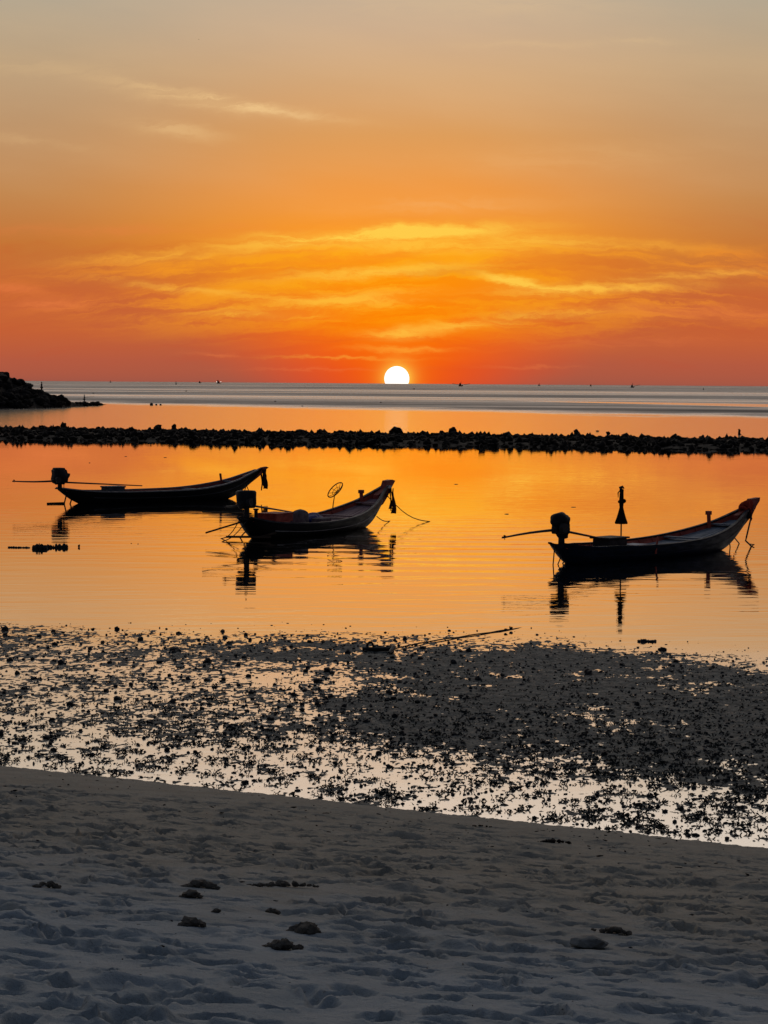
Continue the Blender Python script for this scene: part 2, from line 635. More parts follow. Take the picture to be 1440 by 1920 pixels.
def reef_front(x):
    return 153.0 - 0.26 * x


def reef_width(x):
    return np.clip(27 - 0.13 * (x + 26), 13, 40)


def seam(x):
    return 163.0 - 0.24 * x


M_LAGOON, M_SEA = water_mat('lagoon_water', 'lagoon'), water_mat('sea_water', 'sea')
sheet('lagoon_water', [(-420, -10), (420, -10), (420, seam(420)), (-420, seam(-420))], 0.0, M_LAGOON)
sheet('sea', [(-420, seam(-420)), (420, seam(420)), (9000, 1200), (16000, 16000), (-16000, 16000), (-9000, 1200)], 0.0, M_SEA)

# ------------------------------------------------------------------ setting: sand beach
NX, NY, D0 = 0.475, 0.88, 19.68          # seaward direction and distance of the water's edge


def mat_sand():
    m, q, b = new_mat('beach_sand')
    gp = q.n('ShaderNodeNewGeometry').outputs['Position']
    sp = q.n('ShaderNodeSeparateXYZ')
    q.link(gp, sp.inputs[0])
    x, y = S(q, sp.outputs[0]), S(q, sp.outputs[1])
    sea = x * NX + y * NY
    n1 = q.noise(gp, 2.2, 6, 0.6)
    n2 = q.noise(gp, 38.0, 5, 0.65)
    dry_cool = q.mix(n1.ss(0.3, 0.7), (0.41, 0.44, 0.44), (0.34, 0.37, 0.37))
    damp_warm = q.mix(n1.ss(0.3, 0.7), (0.41, 0.37, 0.295), (0.34, 0.305, 0.24))
    wet = (sea + (n1 - 0.5) * 3.0).ss(9.0, 14.5)  # dry to damp, with bluish skylight near the camera put into the colour
    c = q.mix(wet, dry_cool, damp_warm)
    c = q.mix(n2.ss(0.56, 0.74) * 0.5, c, (0.10, 0.085, 0.075))
    q.link(c, b.inputs['Base Color'])
    b.inputs['Roughness'].default_value = 0.95
    b.inputs['Specular IOR Level'].default_value = 0.08
    bn = q.n('ShaderNodeBump')
    bn.inputs['Distance'].default_value = 0.012
    q.link(q.noise(gp, 60.0, 5, 0.7) * 0.8 + q.noise(gp, 14.0, 5, 0.65) * 1.6, bn.inputs['Height'])
    q.link(bn.outputs[0], b.inputs['Normal'])
    return m


def sand_base(x, y):
    return 2.6 - 0.132 * (NX * x + NY * y)


xi = np.concatenate([-np.geomspace(30, 1.06, 50), np.linspace(-1.05, 1.05, 760), np.geomspace(1.06, 30, 50)])
yi = np.concatenate([np.linspace(-30, 7.2, 40), np.linspace(7.3, 14, 330), np.linspace(14.03, 22, 270), np.linspace(22.06, 30, 60), np.linspace(30.3, 60, 30)])
XI, Y = np.meshgrid(xi, yi)
X = XI * (np.maximum(Y, 3) * 0.185 + 0.25)
# beyond the fan the shore carries on along its own line
Z = sand_base(X, Y)
near_sea = sstep(NX * X + NY * Y, 14.5, 19.2)
Z += 0.020 * fbm(X * 0.55, Y * 0.55, 3, 3) * (1 - 0.7 * near_sea)
Z += 0.009 * fbm(X * 1.5 + 0.3 * Y, Y * 1.6, 2, 8) * (1 - 0.75 * near_sea)
Z += 0.008 * fbm(X * 3.2 + 0.3 * Y, Y * 2.8, 3, 9) * (1 - 0.6 * near_sea)
Z += 0.008 * fbm(X * 6, Y * 8, 3, 12) * (1 - 0.5 * near_sea)
# broad soft hollows and ridges low in the frame
lowm = 1 - sstep(Y, 9.5, 12.5)
Z += 0.035 * lowm * (np.abs(fbm(X * 1.1 + 0.5 * Y, Y * 0.9, 2, 31)) * -1.6 + 0.4)


def press(cx, cy, ang, ln, wd, depth, rim=0.35):
    r0_ = np.searchsorted(yi, cy - 0.6)
    r1_ = np.searchsorted(yi, cy + 0.6)
    if r1_ <= r0_:
        return
    x, y = X[r0_:r1_] - cx, Y[r0_:r1_] - cy
    c, s = math.cos(ang), math.sin(ang)
    a, b = x * c + y * s, -x * s + y * c
    b = b + 0.25 * a * a / ln                              # a slightly curved sole
    q = np.sqrt((a / ln) ** 2 + (b / wd) ** 2)
    Z[r0_:r1_] += -depth * np.exp(-q ** 5) + rim * depth * np.exp(-((q - 1.35) / 0.28) ** 2) * (0.6 + 0.4 * np.sin(a * 20 + cx * 9))


def sand_spot(py):
    px = random.uniform(-60, 1500)
    d = ray(px, py)
    # where the ray meets the slope
    t = (2.6 - EYE) / (d.z + 0.132 * (NX * d.x + NY * d.y))
    return d.x * t, d.y * t


def sand_any():
    while True:
        y = random.uniform(8.2, 24.0)
        if random.random() < (y + 4) / 28.0:
            return random.uniform(-1, 1) * (y * 0.18 + 0.3), y


for k in range(2500):                                      # trails of footprints, older and fresher
    cx, cy = sand_any()
    e = NX * cx + NY * cy
    if e > 18.7 or (cy < 11.5 and random.random() < 0.3):
        continue
    fade = 1 - 0.7 * max(0, min(1, (e - 15.5) / 3.2))
    ang = random.choice([0.1, 0.35, -0.45, 2.7, 0.0, -0.2, 1.2]) + random.gauss(0, 0.35)
    sz = random.uniform(0.40, 1.0)
    press(cx, cy, ang, 0.13 * sz, random.uniform(0.05, 0.075) * sz, random.uniform(0.035, 0.095) * fade * sz, random.uniform(0.1, 0.4))
for k in range(46):                                        # bigger scuffs and hollows
    cx, cy = sand_any()
    e = NX * cx + NY * cy
    if e < 17:
        press(cx, cy, random.gauss(0, 0.5), random.uniform(0.2, 0.36), random.uniform(0.07, 0.13), random.uniform(0.03, 0.06), 0.4)
for k in range(60):                                        # low mounds kicked up beside them
    cx, cy = sand_any()
    if NX * cx + NY * cy < 17:
        press(cx, cy, random.gauss(0, 0.4), random.uniform(0.10, 0.22), random.uniform(0.06, 0.1), -random.uniform(0.02, 0.045), 0.0)
Z += 0.011 * fbm(X * 9, Y * 13, 4, 15, 0.65) * sstep(Y, 10, 13)
CLODS = [(377, 1664), (358, 1683), (480, 1662), (530, 1662), (580, 1662), (568, 1748), (360, 1736), (512, 1709), (88, 1664), (530, 1776), (1140, 1748), (408, 1711), (1038, 1580), (1100, 1774)]
for px, py in CLODS:
    d = ray(px, py)
    t = (2.6 - EYE) / (d.z + 0.132 * (NX * d.x + NY * d.y))
    cx, cy = d.x * t, d.y * t
    w = np.exp(-((X - cx) / 0.26) ** 2 - ((Y - cy + 0.22) / 0.42) ** 2) * 0.9
    Z = Z * (1 - w) + sand_base(X, Y) * w
M_SAND = mat_sand()
tag(grid_mesh('sand_beach', X, Y, Z, M_SAND), kind='structure')
SANDX, SANDY, SANDZ = X, Y, Z


def sand_z(x, y):
    j = int(np.clip(np.searchsorted(yi, y), 0, len(yi) - 1))
    i = int(np.argmin(np.abs(SANDX[j] - x)))
    return float(SANDZ[j, i])


def on_sand(px, py):
    d = ray(px, py)
    t = (2.6 - EYE) / (d.z + 0.132 * (NX * d.x + NY * d.y))
    x, y = d.x * t, d.y * t
    return Vector((x, y, sand_z(x, y)))


# ------------------------------------------------------------------ setting: tidal mud flat
def w2(px, py):
    p = at(px, py)
    return (p.x, p.y)


M_MUD = mat('tidal_mud', (0.110, 0.118, 0.106), (0.045, 0.051, 0.050), 0.7, 5.0, 0.03, 22.0, 0.2)
gx = np.concatenate([-np.geomspace(60, 15.6, 60), np.linspace(-15.5, -8.52, 180), np.linspace(-8.5, 8.5, 840), np.linspace(8.52, 15.5, 180), np.geomspace(15.6, 60, 60)])
gy = np.concatenate([np.linspace(10, 18, 30)[:-1], np.geomspace(18, 42, 640), np.linspace(42.2, 48, 20)])
MX, MY = np.meshgrid(gx, gy)
SOLID = [w2(*p) for p in [(740, 1240), (830, 1218), (960, 1212), (1130, 1226), (1300, 1246), (1520, 1276), (1700, 1300), (1700, 1520), (1440, 1486),
                          (1300, 1448), (1120, 1424), (960, 1402), (830, 1388), (640, 1378), (600, 1352), (660, 1325), (740, 1290), (700, 1255)]]
LENS = [w2(*p) for p in [(370, 1216), (430, 1202), (560, 1201), (700, 1208), (760, 1225), (700, 1238), (560, 1238), (430, 1232)]]
sd = poly_sdf(MX, MY, SOLID)
ld = poly_sdf(MX, MY, LENS)
wob = 0.9 * fbm(MX * 0.5, MY * 0.5, 4, 41)
sol = np.maximum(sstep(sd + wob, -1.1, 1.2), 0.75 * sstep(ld + wob * 0.4, -0.5, 0.7))
EDGE = np.array([(w2(*p)) for p in [(-400, 1150), (0, 1163), (150, 1168), (400, 1182), (720, 1187), (1000, 1190), (1200, 1206), (1440, 1228), (1900, 1270)]])
edge_y = np.interp(MX, EDGE[:, 0], EDGE[:, 1]) + 0.9 * fbm(MX * 0.35, MY * 0.2, 3, 51)
inside = sstep(edge_y - MY, -2.2, 1.8)
n_big = fbm(MX * 0.55, MY * 0.42, 3, 61)
n_mid = fbm(MX * 2.7, MY * 1.8, 4, 62, 0.62)
n_fin = fbm(MX * 10.5, MY * 7.0, 3, 63, 0.6)
H = -0.0005 + 0.016 * n_mid + 0.008 * n_big + 0.021 * n_fin + (0.0115 + 0.014 * fbm(MX * 0.8, MY * 0.5, 3, 68)) * sol
# still pools along the foot of the sand
rim = NX * MX + NY * MY
H += -0.006 * (1 - sstep(rim, 20.0, 23.5))
H += 0.006 * fbm(MX * 18, MY * 14, 2, 64) * (0.4 + 0.6 * sol)
# lugworm casts and holes on the firmer mud
H = H * (0.35 + 0.65 * inside) - 0.020 * (1 - inside) - 0.12 * (1 - sstep(edge_y - MY, -3.2, -1.2))
H = np.clip(H, -0.2, 0.075)
mud = tag(grid_mesh('mud_flat', MX, MY, H, M_MUD), kind='structure')


def mud_z(x, y):
    i, j = int(np.searchsorted(gx, x)), int(np.searchsorted(gy, y))
    return float(H[min(j, len(gy) - 1), min(i, len(gx) - 1)])


# ------------------------------------------------------------------ stones, weed and rubble on the flat
M_STONE = mat('wet_stone', (0.028, 0.030, 0.032), (0.014, 0.015, 0.016), 0.6, 9.0, 0.01, 30.0, 0.25)
M_WEED = mat('weed', (0.036, 0.042, 0.038), (0.018, 0.021, 0.020), 0.7, 12.0, 0.0, 30, 0.25)


def flat_px(lo, hi, side=30):
    px = random.uniform(-side, 1440 + side)
    py = random.uniform(lo, hi)
    return px, py, at(px, py)


stone_src = []
for k in range(7):
    b = MB().lump((0, 0, 0), 1.0, 0.30, 1.5, 2, 100 + k)
    o = b.build('shore_stone', M_STONE)
    stone_src.append(o)
n_st = 0
tries = 0
while n_st < 280 and tries < 9000:
    tries += 1
    px, py, p = flat_px(1168, 1420)
    e = NX * p.x + NY * p.y
    if e < 20.3 or py < 1164 + 55 * max(0, px / 1440) + 4:
        continue
    if mud_z(p.x, p.y) < -0.022:
        continue
    w = 1.0 if (px < 900 and py < 1330) else 0.32
    if random.random() > w:
        continue
    o = stone_src[n_st] if n_st < len(stone_src) else stone_src[n_st % len(stone_src)].copy()
    if n_st >= len(stone_src):
        COL.objects.link(o)
    r = 0.016 + 0.026 * random.random() ** 1.8
    if n_st % 9 == 0:
        r *= 1.35
    o.scale = (r * random.uniform(0.9, 1.5), r * random.uniform(0.8, 1.2), r * random.uniform(0.75, 1.15))
    o.rotation_euler = (random.uniform(-.3, .3), random.uniform(-.3, .3), random.uniform(0, 6.28))
    o.location = (p.x, p.y, max(mud_z(p.x, p.y), 0.0) + r * 0.25)
    tag(o, 'small dark wet stone among shallow puddles on the tidal flat', 'stone', 'dark stones scattered over the tidal flat')
    n_st += 1

lb = lump_arrays(8, 1, 0.45, 2.1, 300)
P, Q, C = [], [], []
while len(P) < 12600:
    px, py, p = flat_px(1166, 1602, 260)
    e = NX * p.x + NY * p.y
    if e < 19.75:
        continue
    z = mud_z(p.x, p.y)
    if z < -0.018:
        continue
    if z < -0.006 and random.random() < 0.85:
        continue
    if z > 0.022 and random.random() < 0.5:
        continue
    r = 0.005 + 0.013 * random.random() ** 2.5
    P.append((p.x, p.y, max(z, -0.004) + r * 0.3))
    Q.append(random.uniform(0, 6.28))
    C.append((r * random.uniform(0.9, 2.2), r * random.uniform(0.7, 1.5), r * random.uniform(0.6, 1.5)))
o = scatter('shore_pebbles', lb, np.array(P), Q, np.array(C), M_STONE)
tag(o, kind='stuff')

# frayed tufts of weed: little upright blades in clumps
V_, F_ = [], []
cl_n = 0
while cl_n < 2400:
    px, py, p = flat_px(1250, 1600, 260)
    if random.random() > (py - 1250) / 180:
        continue
    e = NX * p.x + NY * p.y
    if e < 19.7:
        continue
    z = mud_z(p.x, p.y)
    if z < -0.004:
        continue
    cl_n += 1
    for b in range(6):
        a = random.uniform(0, 6.28)
        l = random.uniform(0.02, 0.06)
        hx, hy = math.cos(a), math.sin(a)
        bx, by = p.x + random.gauss(0, 0.035), p.y + random.gauss(0, 0.035)
        w = random.uniform(0.004, 0.009)
        hz = random.uniform(0.008, 0.032)
        i = len(V_)
        z0 = max(z, 0) - 0.003
        V_ += [(bx - hy * w, by + hx * w, z0), (bx + hy * w, by - hx * w, z0), (bx + hx * l, by + hy * l, z0 + hz),
               (bx + hx * l * .4, by + hy * l * .4, z0 + hz * 1.2)]
        F_ += [(i, i + 1, i + 2), (i, i + 2, i + 3)]
o = big_mesh('seaweed_tufts', np.array(V_), np.array(F_), M_WEED)
tag(o, kind='stuff')

# ------------------------------------------------------------------ reef of coral rubble
M_REEF = mat('reef_rock', (0.022, 0.017, 0.013), (0.009, 0.008, 0.007), 0.85, 1.6, 0.05, 7.0, 0.1)
rx = np.linspace(-75, 75, 420)
rt = np.linspace(-0.08, 1.08, 46)
RX, RT = np.meshgrid(rx, rt)
RY = reef_front(RX) + RT * reef_width(RX) + 1.6 * fbm(RX * 0.12, RT * 2, 4, 71)
prof = sstep(RT, -0.06, 0.22) * (1 - sstep(RT, 0.86, 1.06))
RZ = -0.25 + prof * (0.49 + 0.13 * fbm(RX * 0.2, RY * 0.15, 3, 72) + 0.16 * fbm(RX * 1.1, RY * 0.7, 3, 73))
reef = grid_mesh('reef_ridge', RX, RY, RZ, M_REEF, False)
tag(reef, kind='structure')


def reef_spot(t=None):
    x = random.uniform(-42, 42)
    t = random.random() if t is None else t
    y = reef_front(x) + t * float(reef_width(np.array(x)))
    pr = float(sstep(np.array(t), -0.06, 0.22) * (1 - sstep(np.array(t), 0.86, 1.06)))
    return x, y, -0.25 + pr * 0.47


rb = lump_arrays(10, 1, 0.62, 2.2, 500)
P, Q, C = [], [], []
for k in range(6500):
    x, y, z = reef_spot(random.uniform(-0.05, 1.03))
    r = 0.08 + 0.19 * random.random() ** 2
    P.append((x, y, z + r * 0.35))
    Q.append(random.uniform(0, 6.28))
    C.append((r * random.uniform(0.8, 1.5), r * random.uniform(0.8, 1.4), r * random.uniform(0.6, 1.3)))
tag(scatter('coral_rubble', rb, np.array(P), Q, np.array(C), M_REEF), kind='stuff')
reef_src = []
for k in range(8):
    o = MB().lump((0, 0, 0), 1.0, 0.55, 1.9, 2, 700 + k).build('reef_rock', M_REEF)
    reef_src.append(o)
for k in range(240):
    x, y, z = reef_spot(random.choice([random.uniform(0.55, 1.02), random.uniform(0.0, 1.0)]))
    o = reef_src[k] if k < 8 else reef_src[k % 8].copy()
    if k >= 8:
        COL.objects.link(o)
    r = 0.12 + 0.18 * random.random() ** 2.4
    o.scale = (r * random.uniform(0.9, 1.5), r * random.uniform(0.9, 1.3), r * random.uniform(0.7, 1.25))
    o.rotation_euler = (random.uniform(-.4, .4), random.uniform(-.4, .4), random.uniform(0, 6.28))
    o.location = (x, y, z + r * 0.45)
    tag(o, 'dark coral boulder lying on the long reef across the lagoon', 'boulder', 'boulders along the reef')


def one_rock(px, py, w, h, label, seed, z=0.0, cat='rock', name='rock', m=None, amp=0.34, sub=3):
    """a single stone: base pixel, width and height in photograph pixels"""
    p = at(px, py, z)
    k = p.y / FPX
    o = MB().lump((0, 0, h * k * 0.45), (w * k / 2, w * k * 0.45, h * k * 0.55), amp, 1.6, sub, seed).build(name, m or M_REEF, loc=p)
    return tag(o, label, cat)


one_rock(742, 820, 22, 20, 'large rounded boulder standing tallest in the middle of the reef', 31, 0.1, 'boulder', 'reef_rock')
one_rock(119, 806, 10, 14, 'pointed boulder standing up from the left end of the reef', 32, 0.1, 'boulder', 'reef_rock')
one_rock(848, 817, 16, 15, 'peaked boulder on the reef just right of its tallest one', 33, 0.1, 'boulder', 'reef_rock')
one_rock(1080, 817, 8, 12, 'small cone shaped rock standing at the back of the reef', 34, 0.05, 'boulder', 'reef_rock')
one_rock(1140, 815, 7, 6, 'tiny dark rock in the calm water just behind the reef', 35, 0.0, 'rock', 'sea_rock')
one_rock(1120, 809, 6, 2, 'flat speck of rock in the orange water behind the reef', 36, 0.0, 'rock', 'sea_rock')
# a thin upright stone behind the right end of the reef
p = at(1387, 815)
k = p.y / FPX
b = MB().tube([(0, 0, -0.1), (-1.2 * k, 0, 4 * k), (-.4 * k, 0, 8 * k), (-2.4 * k, 0, 10.5 * k)], [2.6 * k, 2.2 * k, 2.3 * k, 1.2 * k], 8)
b.lump((0, 0, 0), (4 * k, 3 * k, 1.6 * k), .3, 1.5, 2, 3)
tag(b.build('upright_stone', M_REEF, loc=p), 'thin upright stone standing in calm water behind the right end of the reef', 'rock')

# ------------------------------------------------------------------ rocky headland
M_HEAD = mat('headland_rock', (0.026, 0.020, 0.016), (0.010, 0.009, 0.008), 0.9, 0.5, 0.12, 2.0, 0.1)
HEADX = [-900, -300, -60, 0, 30, 50, 80, 110, 150, 175, 196, 206]
HEADT = [600, 650, 684, 698, 706, 722, 738, 747, 750, 752, 756, 759]
HEADB = [775, 772, 768, 766, 766, 766, 765, 764, 762, 761, 759, 759]
hpx = np.concatenate([np.linspace(-900, -100, 60), np.linspace(-95, 206, 180)])
hr = np.linspace(0, 1, 40)
VX, VY, VZ = [], [], []
for r in hr:
    rowx, rowy, rowz = [], [], []
    for px in hpx:
        fb = at(px, float(np.interp(px, HEADX, HEADB)))
        dep = float(np.interp(px, [-900, -100, 0, 110, 206], [160, 70, 40, 12, 1.0]))
        top_y = float(np.interp(px, HEADX, HEADT))
        ztop = max(atd(px, top_y, fb.y + dep * 0.55).z, 0.15)
        ang = r * math.pi
        y = fb.y + dep * r
        x = fb.x / fb.y * (fb.y + dep * r * 0.2)
        zz = ztop * (min(1.0, r / 0.5) ** 0.8 if r < 0.55 else max(0, (1 - (r - 0.55) / 0.45)) ** 0.5)
        rowx.append(x), rowy.append(y), rowz.append(zz * float(np.interp(px, [-30, 35, 110], [.84, .60, .66])))
    VX.append(rowx), VY.append(rowy), VZ.append(rowz)
VX, VY, VZ = np.array(VX), np.array(VY), np.array(VZ)
VZ = VZ + (0.9 * fbm(VX * 0.25, VY * 0.25, 4, 81) * np.minimum(1, VZ / 3.0)) - 0.12
tag(grid_mesh('headland', VX, VY, VZ, M_HEAD, False), kind='structure')
hb_src = [MB().lump((0, 0, 0), 1.0, 0.32, 1.3, 3, 900 + k).build('headland_boulder', M_HEAD) for k in range(6)]
for k in range(110):
    px = random.uniform(-40, 192) if k < 80 else random.uniform(-10, 110)
    rr = random.uniform(0.02, 0.6) if px < 120 else random.uniform(0.0, 0.5)
    i = int(np.argmin(np.abs(hpx - px)))
    j = int(rr * 39)
    r = random.uniform(0.5, 1.3) if px < 12 else random.uniform(0.4, 0.95) if px < 110 else random.uniform(0.25, 0.6)
    if rr > 0.4 and px < 100:
        r = random.uniform(0.5, 0.95)
    o = hb_src[k] if k < 6 else hb_src[k % 6].copy()
    if k >= 6:
        COL.objects.link(o)
    o.scale = (r * random.uniform(0.8, 1.4), r, r * random.uniform(0.5, 0.85))
    o.rotation_euler = (random.uniform(-.4, .4), random.uniform(-.4, .4), random.uniform(0, 6.28))
    o.location = (VX[j, i], VY[j, i], max(VZ[j, i], 0) + r * 0.12)
    tag(o, 'dark boulder piled on the rocky headland', 'boulder', 'boulders of the headland')


# ------------------------------------------------------------------ longtail boats
M_BLACK = mat('tarred_hull', (0.006, 0.006, 0.006), (0.010, 0.009, 0.008), 0.6, 3.0, 0.004, 30, 0.12, stretch=(0.6, 1, 3))
M_NAVY = mat('blue_paint', (0.006, 0.013, 0.032), (0.007, 0.009, 0.014), 0.6, 4.0, 0.003, 30, 0.15, stretch=(0.6, 1, 3))
M_RED = mat('red_paint', (0.55, 0.10, 0.06), (0.33, 0.06, 0.04), 0.6, 3.5, 0.004, 22, 0.25, stretch=(0.7, 2, 2))
M_DULLRED = mat('faded_red_paint', (0.44, 0.09, 0.06), (0.25, 0.055, 0.04), 0.65, 3.5, 0.004, 22, 0.2, stretch=(0.7, 2, 2))
M_MAUVE = mat('faded_deck', (0.36, 0.22, 0.22), (0.24, 0.15, 0.15), 0.7, 3.0, 0.004, 30, 0.2, stretch=(0.5, 5, 1))
M_GREYDECK = mat('grey_deck', (0.24, 0.27, 0.30), (0.15, 0.17, 0.19), 0.7, 3.0, 0.004, 30, 0.2, stretch=(0.5, 5, 1))
M_PALE = mat('pale_trim', (0.34, 0.30, 0.27), (0.18, 0.16, 0.15), 0.6, 5.0, 0.003, 40, 0.25)
M_DKTRIM = mat('dark_trim', (0.075, 0.070, 0.068), (0.04, 0.035, 0.033), 0.6, 5.0, 0.003, 40, 0.25)
M_WHITE = mat('white_paint', (0.62, 0.60, 0.58), (0.42, 0.40, 0.39), 0.6, 5.0)
M_IRON = mat('engine_iron', (0.020, 0.019, 0.018), (0.035, 0.022, 0.015), 0.6, 9.0, 0.004, 40, 0.3)
M_TARP = mat('black_tarpaulin', (0.014, 0.014, 0.016), (0.022, 0.021, 0.022), 0.7, 6.0, 0.012, 12, 0.2)
M_STEEL = mat('rusty_shaft', (0.06, 0.05, 0.045), (0.03, 0.022, 0.018), 0.55, 14.0, 0.0, 30, 0.3)
M_WOOD = mat('weathered_wood', (0.085, 0.055, 0.035), (0.045, 0.030, 0.020), 0.8, 6.0, 0.004, 40, 0.15, stretch=(0.4, 3, 3))
M_ROPE = mat('rope', (0.10, 0.075, 0.05), (0.05, 0.038, 0.028), 0.9, 30.0)
M_CLOTH = mat('dark_red_cloth', (0.055, 0.016, 0.014), (0.028, 0.010, 0.010), 0.9, 12.0, 0.004, 30, 0.05)
M_GARLAND = mat('red_cloth', (0.50, 0.06, 0.03), (0.26, 0.03, 0.02), 0.9, 14.0, 0.006, 30, 0.05)
M_BLUEGREY = mat('blue_grey_box', (0.075, 0.105, 0.125), (0.05, 0.065, 0.075), 0.6, 5.0)
M_SACK = mat('grey_sack', (0.23, 0.20, 0.20), (0.14, 0.12, 0.12), 0.9, 7.0, 0.012, 12, 0.05)
M_BLUEBAG = mat('blue_sheet', (0.035, 0.035, 0.22), (0.02, 0.02, 0.10), 0.6, 6.0, 0.012, 10, 0.3)
M_FOAM = mat('pale_foam', (0.55, 0.56, 0.57), (0.40, 0.40, 0.41), 0.8, 6.0)
M_CRATE = mat('dark_crate', (0.045, 0.05, 0.05), (0.025, 0.026, 0.026), 0.7, 5.0, 0.004, 30)
M_UMB = mat('dark_canvas', (0.035, 0.022, 0.014), (0.018, 0.012, 0.010), 0.9, 9.0, 0.004, 30, 0.05)

S_ = [-0.52, -0.25, 0, 1, 2.2, 3.5, 4.8, 5.8, 6.5, 7.1, 7.55, 7.8]
GZ = [.56, .50, .455, .365, .32, .335, .425, .575, .73, .93, 1.08, 1.17]
HB = [.24, .37, .46, .66, .78, .80, .71, .53, .355, .19, .085, .05]
KZ = [.44, .15, -.02, -.16, -.2, -.2, -.17, -.10, .09, .46, .80, .99]
FZ = [.40, .34, .27, .14, .11, .19, .315, .47, .625, .80, .95, 1.03]


def smooth_tab(tab, s):
    """cubic through the table"""
    x, y = np.array(S_), np.array(tab)
    m = np.gradient(y, x)
    i = np.clip(np.searchsorted(x, s) - 1, 0, len(x) - 2)
    h = x[i + 1] - x[i]
    t = (s - x[i]) / h
    return ((2 * t**3 - 3 * t**2 + 1) * y[i] + (t**3 - 2 * t**2 + t) * h * m[i] + (-2 * t**3 + 3 * t**2) * y[i + 1] + (t**3 - t**2) * h * m[i + 1])


